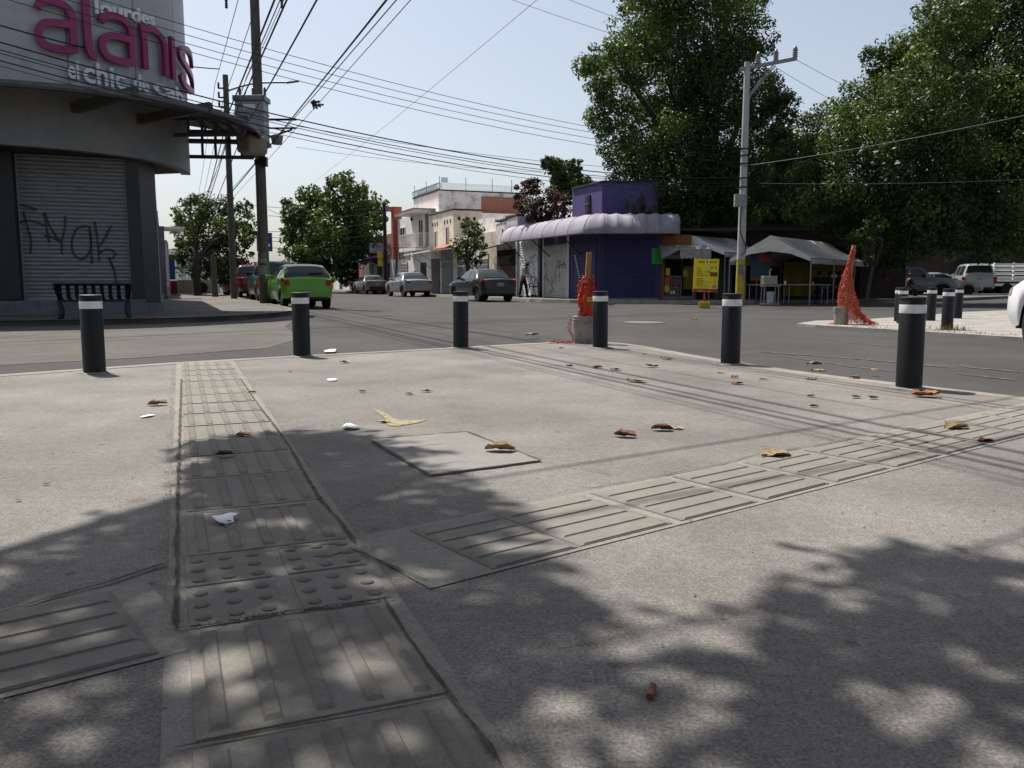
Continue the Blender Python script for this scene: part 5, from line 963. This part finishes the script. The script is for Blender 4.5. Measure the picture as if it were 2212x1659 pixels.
    for wx in whx:
        for s in(1,-1):
            wo=MB().lathe([(wr*.62,-.1),(wr*.95,-.1),(wr,-.06),(wr,.06),(wr*.95,.1),(wr*.62,.1)],n=28).build('wheel',M_RUB,t,True,auto=40); wo.matrix_basis=Matrix.Translation((wx,s*(Wd-.17),wr))@Matrix.Rotation(R(90),4,'X')
            rm=MB(); rm.lathe([(.05,.06),(wr*.2,.075),(wr*.22,.06)],n=14); rm.lathe([(wr*.63,-.08),(wr*.64,.09),(wr*.56,.085),(wr*.54,.0)],n=24)
            for q in range(6): a=q*math.pi/3; d=Vector((math.cos(a),math.sin(a),0)); rm.bar(d*.05+Vector((0,0,.06)),d*wr*.58+Vector((0,0,.07)),.06,.03,up=(0,0,1))
            ro=rm.build('rim',_AM,wo,True,auto=40)
            if s>0: ro.rotation_euler=(math.pi,0,0)
    if kind in('hatch','sedan'): p=surf(.3,6); MB().tube([p,p+Vector((-.12,0,.14))],.006,5).build('antenna',M_BLACK,t)
    return t
def paint(name,c,metal=.1): return mat(name,c,.3,metal,.05,2,coat=.5,spec=.4)
HD=math.pi/2+TH   # heading down the main street, away from the camera
def at_uv(u,v,kind,z=ROADZ): return W(u,v+KIND[kind]['L']/2,z)
car('lime green hatchback parked at the left kerb','hatch',at_uv(4.2,27.2,'hatch'),HD+R(1),paint('lime_green_paint',(.17,.50,.018),.1),'cars parked along the street',wiper=True,plate='JMG 5470')
car('dark grey sedan parked by the white shutters','sedan',at_uv(13.45,33.9,'sedan'),HD+R(1.5),paint('charcoal_paint',(.016,.019,.025)),'cars parked along the street',plate='JHR 4120')
car('silver sedan parked behind the dark grey one','sedan',at_uv(13.6,47.0,'sedan'),HD+R(2),paint('silver_paint',(.46,.48,.5),.5),'cars parked along the street',plate='JKP 3301')
car('old mauve grey sedan with black bumper, farthest on the right kerb','old',at_uv(13.9,58.6,'old'),HD+R(2),paint('mauve_grey_paint',(.25,.215,.21),.4),'cars parked along the street',dark_bumper=True,plate='JGD 108',emblem=False)
car('teal pickup parked in front of the green hatchback','pickup',at_uv(4.35,34.6,'pickup'),HD,paint('teal_paint',(.015,.07,.08)),'cars parked along the street',cat='truck',name='parked_truck',plate='JR 2241')
car('red pickup parked behind the left utility poles','pickup',at_uv(4.3,43.5,'pickup'),HD,paint('dark_red_paint',(.16,.012,.014)),'cars parked along the street',cat='truck',name='parked_truck',plate='JS 4410')
car('beige small car half hidden behind the leaning post on the left','sedan',at_uv(4.2,52,'sedan'),HD,paint('beige_paint',(.4,.36,.3)),'cars parked along the street')
car('white van far down the street beyond the green hatchback','van',at_uv(10.2,86,'van'),HD,paint('far_white_paint',(.5,.5,.5)),'cars parked along the street',cat='van',name='parked_van')
car('white car entering at the right edge of the picture','sedan',Vector((7.1,8.95,ROADZ)),R(82),paint('white_car_paint',(.72,.73,.75),.0),None,name='white_car')
car('grey minivan parked in tree shade behind the bollards','suv',P(1975,620,50)*1,R(-25),paint('grey_green_paint',(.3,.33,.33)),'vehicles parked under the right hand trees',cat='van',name='parked_van').location.z=ROADZ
car('pale sedan parked between the minivan and the white van','sedan',P(2030,620,52),R(-10),paint('pale_silver_paint',(.42,.44,.43)),'vehicles parked under the right hand trees').location.z=ROADZ
car('white van with two rear windows parked in the shade','van',P(2098,620,56),R(70),paint('van_white_paint',(.5,.52,.5)),'vehicles parked under the right hand trees',cat='van',name='parked_van').location.z=ROADZ
tk=thing('stake_truck','white stake bed truck at the right edge under the trees','truck',(P(2190,620,54).x,54,ROADZ),R(0),'vehicles parked under the right hand trees')
tk.location.x=P(2145,620,54).x
MB().b2((0,0,.9),(5,2.2,1.05)).b2((0,0,.62),(5,.12,.78)).build('bed',M_WHITE,tk); MB().b2((5.1,.1,.5),(7,2.1,2.2)).build('cab',M_WHITE,tk,bevel=.15); MB().b2((6.2,.05,1.4),(6.95,2.15,2.05)).build('windscreen',M_GLASS,tk)
slm=MB().b2((0,0,0),(5,.05,.16)).mesh('slat',M_WHITE)
for k in range(4): link('slat',slm,tk,(0,0,1.1+k*.27)); link('slat',slm,tk,(0,2.15,1.1+k*.27))
for x in(0,1.25,2.5,3.75,4.9): MB().b2((x,.05,.9),(x+.09,.12,2.1)).build('stake',M_WHITE,tk)
for x in(.9,1.7,5.9):
    for y in(.1,2.0): MB().lathe([(.4,-.12),(.4,.12)],n=20).build('wheel',M_RUB,tk).matrix_basis=Matrix.Translation((x,y,.4))@Matrix.Rotation(R(90),4,'X')
# ============================================================ people
def skin_obj(name,chains,m,parent,sub=2):
    vs=[];es=[];rad=[];idx={}
    for ch in chains:
        last=None
        for p,r in ch:
            key=tuple(round(c,4) for c in p)
            if key not in idx: idx[key]=len(vs); vs.append(p); rad.append(r)
            if last is not None and (last,idx[key]) not in es: es.append((last,idx[key]))
            last=idx[key]
    me=bpy.data.meshes.new(name); me.from_pydata(vs,es,[]); me.materials.append(m); o=bpy.data.objects.new(name,me); COL.objects.link(o); o.parent=parent
    md=o.modifiers.new('skin','SKIN'); md.use_smooth_shade=True
    for i,r in enumerate(rad): d=me.skin_vertices[0].data[i]; rr=r if hasattr(r,'__len__') else (r,r); d.radius=rr; d.use_root=(i==0)
    s=o.modifiers.new('s','SUBSURF'); s.levels=sub; s.render_levels=sub; return o
M_SKIN=mat('skin',(.23,.12,.075),.6,0,.1,12); M_HAIR=mat('black_hair',(.012,.01,.009),.6)
def person(label,loc,rz,J,shirt,trouser,hat=None,group=None,h=1.0,sleeve=.6):
    t=thing('person',label,'person',loc,rz,group); t.scale=(h,h,h)
    g=lambda k:Vector(J[k]); pel,ch,nk,hd=g('pelvis'),g('chest'),g('neck'),g('head')
    face=(hd-nk).normalized()
    arms=[[(tuple(ch+(nk-ch)*.5),.06),(tuple(g('sh'+s)),.055),(tuple(g('el'+s)),.042),(tuple(g('wr'+s)),.032),(tuple(g('wr'+s)+(g('wr'+s)-g('el'+s)).normalized()*.06),.035)] for s in'LR']
    legs=[[(tuple(pel),.12),(tuple(g('hip'+s)),.09),(tuple(g('kn'+s)),.06),(tuple(g('an'+s)),.042)] for s in'LR']
    skin_obj('body',[[(tuple(pel),.12),(tuple(pel.lerp(ch,.5)),.125),(tuple(ch),.13),(tuple(ch+(nk-ch)*.5),.1),(tuple(nk),.055),(tuple(nk.lerp(hd,.45)),.06),(tuple(hd),(.085,.1)),(tuple(hd+face*.08),.075)]]+arms+legs,M_SKIN,t)
    shc=[[(tuple(pel+Vector((0,0,.0))),.145),(tuple(pel.lerp(ch,.5)),.15),(tuple(ch),.16),(tuple(ch+(nk-ch)*.55),.12)]]
    for s in'LR': shc.append([(tuple(ch+(nk-ch)*.55),.12),(tuple(g('sh'+s)),.08),(tuple(g('sh'+s).lerp(g('el'+s),.9)),.062)]+([(tuple(g('el'+s).lerp(g('wr'+s),sleeve)),.05)] if sleeve>0 else []))
    skin_obj('shirt',shc,shirt,t)
    skin_obj('trousers',[[(tuple(pel+Vector((0,0,.04))),.15),(tuple(pel),.15)]]+[[(tuple(pel),.15),(tuple(g('hip'+s)),.105),(tuple(g('kn'+s)),.078),(tuple(g('an'+s)),.068)] for s in'LR'],trouser,t)
    fw=Vector((0,-1,0))
    for s in'LR': a=g('an'+s); MB().b2((a.x-.045,a.y-.17,a.z-.08),(a.x+.045,a.y+.07,a.z)).build('shoe',M_BLACK,t,bevel=.03)
    c=hd+face*.06
    MB().lathe([(.02,-.09),(.085,-.05),(.1,.0),(.095,.05),(.05,.085),(.01,.095)],c+Vector((0,.025,.02)),14).build('hair',M_HAIR,t,True)
    MB().add([c+Vector(q) for q in((-.015,-.088,-.03),(.015,-.088,-.03),(0,-.12,-.028),(0,-.088,.02))],[(0,1,2),(0,2,3),(2,1,3)]).build('nose',M_SKIN,t)
    if hat: MB().lathe([(.2,.05),(.19,.06),(.1,.065),(.095,.14),(.05,.16)],c,18).build('hat',hat,t,True)
    return t
ST_=dict(pelvis=(0,0,.93),chest=(0,0,1.25),neck=(0,0,1.48),head=(0,0,1.58),shL=(.19,0,1.42),shR=(-.19,0,1.42),elL=(.24,.02,1.13),elR=(-.24,.02,1.13),wrL=(.25,-.06,.88),wrR=(-.25,-.06,.88),hipL=(.1,0,.86),hipR=(-.1,0,.86),knL=(.11,-.02,.48),knR=(-.11,-.02,.48),anL=(.11,0,.08),anR=(-.11,0,.08))
def pose(**k): d=dict(ST_); d.update(k); return d
M_PALE=mat('pale_shirt',(.42,.4,.38),.8); M_DTR=mat('dark_trousers',(.018,.02,.024),.85); M_MAR=mat('maroon_shirt',(.06,.014,.018),.8); M_VIO=mat('violet_trousers',(.07,.06,.2),.8); M_STRAW=mat('straw_hat',(.5,.4,.26),.8)
wp=G(1132,644,.09); wp=Vector((P(1130,640,40.2).x,40.2,.09))
person('elderly person in a straw hat and pale shirt leaning on a walker',wp,R(62),pose(chest=(0,-.06,1.24),neck=(0,-.14,1.45),head=(0,-.2,1.54),shL=(.19,-.1,1.39),shR=(-.19,-.1,1.39),elL=(.22,-.16,1.12),elR=(-.22,-.16,1.12),wrL=(.2,-.4,.98),wrR=(-.2,-.4,.98),knL=(.11,-.12,.48),anL=(.11,-.16,.08),knR=(-.11,.06,.48),anR=(-.11,.14,.08)),M_PALE,M_DTR,M_STRAW,h=.98,sleeve=.9)
wk=thing('walker','dark folding walker held by the person in the straw hat','walker',wp+Matrix.Rotation(R(62),3,'Z')@Vector((0,-.55,0)),R(62))
for s in(-1,1):
    MB().tube([(s*.26,.16,.95),(s*.26,.0,.96),(s*.26,-.25,.06)],.018,6).tube([(s*.26,.02,.9),(s*.26,.18,.06)],.018,6).build('side_frame',M_DARKM,wk)
    for y in(-.25,.18): MB().lathe([(.07,-.02),(.07,.02)],n=12).build('wheel',M_RUB,wk).matrix_basis=Matrix.Translation((s*.26,y,.07))@Matrix.Rotation(R(90),4,'Y')
MB().b2((-.25,-.18,.5),(.25,.1,.54)).tube([(-.26,-.1,.5),(.26,-.1,.5)],.015,6).build('seat',M_BLACK,wk)
fp_=Vector((P(745,610,88).x,88,.09)); person('distant dark figure walking under the far street tree',fp_,R(10),pose(knL=(.11,-.15,.48),anL=(.11,-.2,.08),anR=(-.11,.15,.08)),M_DTR,M_DTR)
pz=lambda px,Y:Vector((P(px,640,Y).x,Y,ROADZ))
person('person in violet trousers standing at the end of the tent',pz(1893,38.5),R(70),pose(chest=(0,-.12,1.2),neck=(0,-.24,1.38),head=(0,-.33,1.45),shL=(.19,-.2,1.33),shR=(-.19,-.2,1.33),elL=(.22,-.3,1.05),elR=(-.22,-.3,1.05),wrL=(.15,-.5,1.0),wrR=(-.15,-.5,1.0)),M_MAR,M_VIO,h=.97,sleeve=.2)
person('person in a maroon top standing behind the violet trousers',pz(1914,39.6),R(120),pose(),M_MAR,mat('blue_jeans',(.02,.03,.07),.8),h=1.05,sleeve=.2)
SIT=pose(pelvis=(0,0,.5),chest=(0,-.04,.84),neck=(0,-.08,1.06),head=(0,-.1,1.16),shL=(.19,-.06,1.0),shR=(-.19,-.06,1.0),elL=(.23,-.14,.74),elR=(-.23,-.14,.74),wrL=(.15,-.36,.78),wrR=(-.15,-.36,.78),hipL=(.1,-.03,.48),hipR=(-.1,-.03,.48),knL=(.12,-.42,.47),knR=(-.12,-.42,.47),anL=(.12,-.4,.08),anR=(-.12,-.4,.08))
stm=MB().b2((-.18,-.18,.4),(.18,.18,.44)).tube([(-.15,-.15,0),(-.15,-.15,.4)],.015,5).tube([(.15,-.15,0),(.15,-.15,.4)],.015,5).tube([(-.15,.15,0),(-.15,.15,.4)],.015,5).tube([(.15,.15,0),(.15,.15,.4)],.015,5).mesh('stool',M_BLACK)
for px,Y,rz,m_,l in[(1768,34.6,150,M_DTR,'diner seated at the food table nearest the tent leg'),(1793,35.4,190,M_DTR,'diner seated in the middle under the tent'),(1815,36.6,200,mat('brown_top',(.06,.035,.02),.8),'diner seated at the right half of the tent'),(1960,44,90,M_MAR,'person in maroon crouching beside the parked minivan')]:
    p=pz(px,Y); person(l,p,R(rz),SIT,m_,M_DTR,group='people sitting under the tent'); s_=bpy.data.objects.new('stool',stm); COL.objects.link(s_); s_.location=p; tag(s_,'dark stool under the '+l,'stool','stools under the tent')
# ============================================================ trees
def leaf_object(name,C,Nrm,size,m,parent,org,asp=.5,tone=None):
    n=len(C); t=np.random.normal(size=(n,3)); Nrm=Nrm/np.linalg.norm(Nrm,axis=1,keepdims=True); t-=Nrm*np.sum(t*Nrm,axis=1,keepdims=True); t/=np.linalg.norm(t,axis=1,keepdims=True); b=np.cross(Nrm,t)
    s=(size*np.random.uniform(.65,1.3,n))[:,None]; C=C-np.array(org)
    V=np.stack([C-t*s*.5,C+b*s*asp*.5-Nrm*s*.06,C+t*s*.5-Nrm*s*.12,C-b*s*asp*.5-Nrm*s*.06],1).reshape(-1,3)
    me=bpy.data.meshes.new(name); me.vertices.add(4*n); me.vertices.foreach_set('co',V.ravel()); me.loops.add(4*n); me.loops.foreach_set('vertex_index',np.arange(4*n)); me.polygons.add(n); me.polygons.foreach_set('loop_start',np.arange(0,4*n,4)); me.update(calc_edges=True)
    at=me.attributes.new('rnd','FLOAT','FACE'); at.data.foreach_set('value',np.clip(np.random.beta(2,2.4,n) if tone is None else .5*np.random.beta(2,2.4,n)+.55*tone-.02,0,1)); me.materials.append(m); me.validate()
    o=bpy.data.objects.new(name,me); COL.objects.link(o); o.parent=parent; return o
def cloud(lumps,dens,sub=.34,fill=.22,droop=.35):
    Cs=[];Ns=[];Ts=[]
    for c,r in lumps:
        c=np.array(c); n=int(dens*r*r); K=max(9,int(38*min(1.8,r/1.5))); tn=np.random.uniform(0,1,K)
        d=np.random.normal(size=(K,3)); d/=np.linalg.norm(d,axis=1,keepdims=True); sc_=c+d*r*np.random.uniform(.55,1.02,(K,1))*np.array([1,1,.9]); sr=r*sub*np.random.uniform(.55,1.25,K)
        w=sr**2; k=np.random.choice(K,int(n*(1-fill)),p=w/w.sum()); q=np.random.normal(size=(len(k),3)); q/=np.linalg.norm(q,axis=1,keepdims=True); q*=np.random.uniform(.35,1,(len(k),1))**.5
        off=q*sr[k][:,None]; off[:,2]*=.8; off[:,2]-=droop*sr[k]*np.random.uniform(0,1,len(k))**2
        Cs.append(sc_[k]+off); Ns.append(q+np.random.normal(scale=.5,size=q.shape)+np.array([0,0,.45])); Ts.append(tn[k])
        m=n-len(k); q=np.random.normal(size=(m,3)); q/=np.linalg.norm(q,axis=1,keepdims=True); Cs.append(c+q*r*np.random.uniform(.2,.9,(m,1))); Ns.append(np.random.normal(size=(m,3))); Ts.append(np.full(m,.3))
    return np.concatenate(Cs),np.concatenate(Ns),np.concatenate(Ts)
def tree(name,label,base,lumps,trunk_r,dens,size,m,fork=.35,group=None,asp=.5,sub=.29,droop=.5,seed=1,limbs=9):
    np.random.seed(seed); rs=random.Random(seed); t=thing(name,label,'tree',base,0,group); B=Vector(base)
    top=max(l[0][2] for l in lumps); fz=B.z+(top-B.z)*fork; fk=Vector((B.x+rs.uniform(-.2,.2),B.y,fz)); mb=MB(base)
    mb.tube(smooth_pts([B-Vector((0,0,.2)),B+Vector((.05*trunk_r,0,.3*fz)),fk],4),[trunk_r*1.25]+[trunk_r*(1.05-.03*i) for i in range(8)],10)
    for c,r in sorted(lumps,key=lambda l:-l[1])[:limbs]:
        c=Vector(c); mid=fk.lerp(c,.5)+Vector((rs.uniform(-.3,.3),rs.uniform(-.3,.3),rs.uniform(0,.4))); pts=smooth_pts([fk-Vector((0,0,.3)),mid,c],4); mb.tube(pts,[trunk_r*.42*(1-.8*i/(len(pts)-1))+.02 for i in range(len(pts))],6)
    mb.build('trunk',M_BARK,t,True); C,N,T=cloud(lumps,dens,sub,droop=droop); leaf_object('crown',C,N,size,m,t,base,asp,T); return t
def lp(L,Y,dy=0): 
    rs=random.Random(len(L)); return [(P(x,y,Y+(yy if (yy:=rs.uniform(-1,1)*dy) else 0)),r*Y/F_) for x,y,r in L]
tree('ficus_tree','tallest dark ficus towering over the purple shop',Vector((P(1530,600,41).x,41,0)),lp([(1400,60,95),(1520,50,115),(1335,150,75),(1440,170,100),(1560,180,105),(1325,260,60),(1400,300,90),(1510,310,120),(1620,215,75),(1680,240,50),(1385,385,65),(1470,420,100),(1590,400,95),(1345,345,45),(1540,490,75),(1640,330,60),(1300,145,40),(1450,-60,110),(1580,-40,90),(1610,90,60),(1370,430,45),(1430,480,60)],38.5,2.2),.55,2300,.15,M_LEAF,.3,'big trees',seed=11,limbs=14)
tree('ficus_tree','broad spreading tree over the tent and parked cars on the right',Vector((P(2290,600,38).x,38,0)),lp([(2040,120,110),(2150,60,105),(1900,215,85),(2000,230,120),(2130,230,130),(1805,280,75),(1725,345,62),(1850,350,105),(1980,370,130),(2120,390,130),(1760,420,70),(1880,450,85),(2000,470,85),(2130,470,85),(1690,300,38),(1930,540,40),(1800,480,45),(2250,150,140),(2260,350,140),(2060,20,80),(1700,400,45),(1920,130,60),(2200,-60,110)],34,2.8),.6,2300,.15,M_LEAF,.25,'big trees',seed=12,limbs=14)
tree('ficus_tree','dense dark tree filling the back behind the tent',Vector((P(1720,600,50).x,50,0)),lp([(1650,430,90),(1760,450,100),(1860,500,90),(1700,350,80),(1950,470,95),(2080,480,80),(2180,480,80),(1560,470,80),(1640,500,50),(1540,520,40)],49,2.5),.5,600,.34,M_LEAF,.3,'big trees',seed=13)
tree('ficus_tree','dark tree mass farther back at the right edge',Vector((P(2120,600,66).x,66,0)),lp([(2000,470,100),(2120,460,110),(2220,470,110),(1900,510,70),(2060,530,45),(2190,530,45),(1960,540,40)],66,3),.5,420,.42,M_LEAF,.3,'big trees',seed=14)
tree('leafy_shrub','small bright shrub hanging beside the island post',Vector((P(1875,620,30).x,30,ROADZ)),lp([(1868,520,26),(1885,490,30),(1850,505,18),(1880,555,20)],30,.4),.06,700,.16,M_LEAF2,.6,seed=15,limbs=4)
tree('ficus_tree','round dense street tree over the pharmacy',W(15.2,72,.09),lp([(680,440,45),(745,425,50),(795,450,45),(640,465,30),(665,500,55),(740,500,70),(793,500,38),(700,545,60),(760,548,45),(650,545,40),(625,510,22),(815,475,22),(700,582,32),(620,440,16),(740,585,30)],70,3),.35,620,.34,M_LEAF,.4,'street trees',seed=16)
tree('citrus_tree','rounded citrus tree on the left sidewalk behind the poles',W(1.7,50.5,.06),lp([(410,455,35),(460,450,45),(510,470,40),(400,500,35),(450,500,50),(510,510,40),(400,545,35),(460,550,50),(515,555,35),(540,500,20),(385,470,16),(535,440,14),(430,580,28),(490,585,30)],50,2),.22,1100,.2,M_LEAF2,.4,'street trees',seed=17,sub=.28)
tree('citrus_tree','small leafy tree growing in front of the notched parapet house',W(15.4,43.4,.09),lp([(1015,495,22),(1035,510,20),(995,525,20),(1020,530,24),(1042,535,16),(1000,555,16),(1020,565,16),(1035,560,12),(985,540,10),(1010,480,12),(1030,485,10)],46,.5),.1,1300,.16,M_LEAF2,.5,'street trees',seed=18,sub=.4,limbs=6)
tree('citrus_tree','far green tree crown behind the houses, left of the tall ficus',Vector((P(1215,600,64).x,64,0)),lp([(1195,362,26),(1225,372,30),(1250,392,26),(1205,392,28),(1185,350,16),(1242,358,16),(1230,410,30),(1270,415,30)],64,1),.18,1100,.3,M_LEAF2,.8,seed=19,limbs=4)
tree('climbing_vine','leafy green branch hanging over the purple upper wall',Vector((P(1385,450,35.6).x,35.6,3.4)),lp([(1365,455,22),(1385,440,18),(1350,440,10),(1395,468,16),(1370,425,8)],35.6,.3),.04,700,.13,M_LEAF2,.5,seed=20,limbs=3)
tree('dead_vine','large brown withered vine heaped on the roofs beside the purple shop',Vector((P(1170,520,41.5).x,41.5,3.2)),lp([(1130,410,18),(1160,405,22),(1190,425,26),(1215,430,20),(1135,440,24),(1165,450,30),(1200,460,26),(1225,455,14),(1150,475,22),(1185,485,18),(1120,430,12),(1140,395,9)],41.5,.8),.05,3600,.13,M_LEAF3,.3,seed=21,limbs=10)
tree('hedge_shrub','bright green clipped shrub on the left sidewalk far back',W(1.2,62,.06),lp([(395,588,16),(412,582,14),(400,575,10),(425,572,12)],61,.5),.06,700,.16,M_LEAF2,.4,seed=22,limbs=3)
# the street tree left of the camera whose crown shades the foreground
random.seed(5); np.random.seed(5)
def inpoly(p,poly):
    x,y=p; r=False; j=len(poly)-1
    for i in range(len(poly)):
        if (poly[i][1]>y)!=(poly[j][1]>y) and x<(poly[j][0]-poly[i][0])*(y-poly[i][1])/(poly[j][1]-poly[i][1])+poly[i][0]: r=not r
        j=i
    return r
REG=[([(430,965),(560,938),(760,938),(850,975),(960,1030),(1120,1150),(1290,1290),(1230,1400),(1180,1480),(1140,1659),(1140,1900),(380,1900),(380,1480),(380,1240),(370,1130),(450,1050)],1.0),([(0,1240),(180,1150),(380,1110),(380,1300),(0,1350)],.75),([(-900,1330),(380,1330),(380,2200),(-900,2200)],.72),([(1660,1310),(1800,1225),(1960,1190),(2300,1175),(3400,1250),(3400,2400),(1700,2400),(1640,1659),(1560,1560),(1600,1430)],.85),([(1140,1480),(1330,1440),(1560,1560),(1640,1659),(1700,2400),(1140,2400)],.3)]
TWIGS=[];Cl=[];Nl=[]
off=Vector((-SH.x,-SH.y,0))*COT
for _ in range(9000):
    g=Vector((random.uniform(-2.6,2.8),random.uniform(.3,4.8),0)); px,py=proj(g) if g.y>.25 else (0,0)
    for poly,dn in REG:
        if inpoly((px,py),poly):
            if random.random()<dn*(.42 if py<1120 else .27): TWIGS.append((g,random.uniform(5.4,8.2)))
            break
for g,h in TWIGS:
    c=g+off*h+Vector((0,0,h)); n=random.randint(9,17); dirv=np.array([random.gauss(0,1),random.gauss(0,1),random.gauss(-.2,.3)]); dirv/=np.linalg.norm(dirv)
    s=np.random.uniform(-.17,.17,(n,1)); Cl.append(np.array(c)+dirv*s+np.random.normal(scale=.055,size=(n,3))); Nl.append(np.random.normal(size=(n,3))+np.array([0,0,.6]))
shade=thing('shade_tree','leafy street tree left of the view whose crown shades the pavement','tree',(-5.6,.6,0)); SB=(-5.6,.6,0)
leaf_object('crown',np.concatenate(Cl),np.concatenate(Nl),.13,M_LEAF,shade,SB,.55)
tm=MB(SB); fk=Vector((-5.2,1.0,4.4)); tm.tube(smooth_pts([(-5.6,.6,-.1),(-5.5,.7,1.8),tuple(fk)],5),[.24-.008*i for i in range(11)],12)
pts_=[g+off*h+Vector((0,0,h)) for g,h in TWIGS]; 
for k in range(16):
    e=random.choice(pts_); mid=fk.lerp(e,.5)+Vector((0,0,.5)); q=smooth_pts([fk-Vector((0,0,.2)),mid,e],5); tm.tube(q,[.06*(1-.88*i/(len(q)-1))+.006 for i in range(len(q))],6)
tm.build('trunk',M_BARK,shade,True)

random.seed(9); lm=[(Vector((random.uniform(-6,5),random.uniform(-9,-.4),random.uniform(6.2,9.5))),random.uniform(1.3,2.1)) for _ in range(34)]+[(Vector((random.uniform(-7.5,-4.5),random.uniform(-1,3),random.uniform(5.5,8))),random.uniform(1.1,1.6)) for _ in range(7)]+[(Vector((random.uniform(-6,3),random.uniform(-1,2.4),random.uniform(8.4,10))),random.uniform(1.2,1.7)) for _ in range(13)]  # out-of-view crown added overhead to block sky light and deepen foreground shade
tree('shade_tree','large unseen tree added behind the viewpoint to block sky light',Vector((-1.5,-5.5,0)),lm,.3,420,.22,M_LEAF,.4,seed=31)
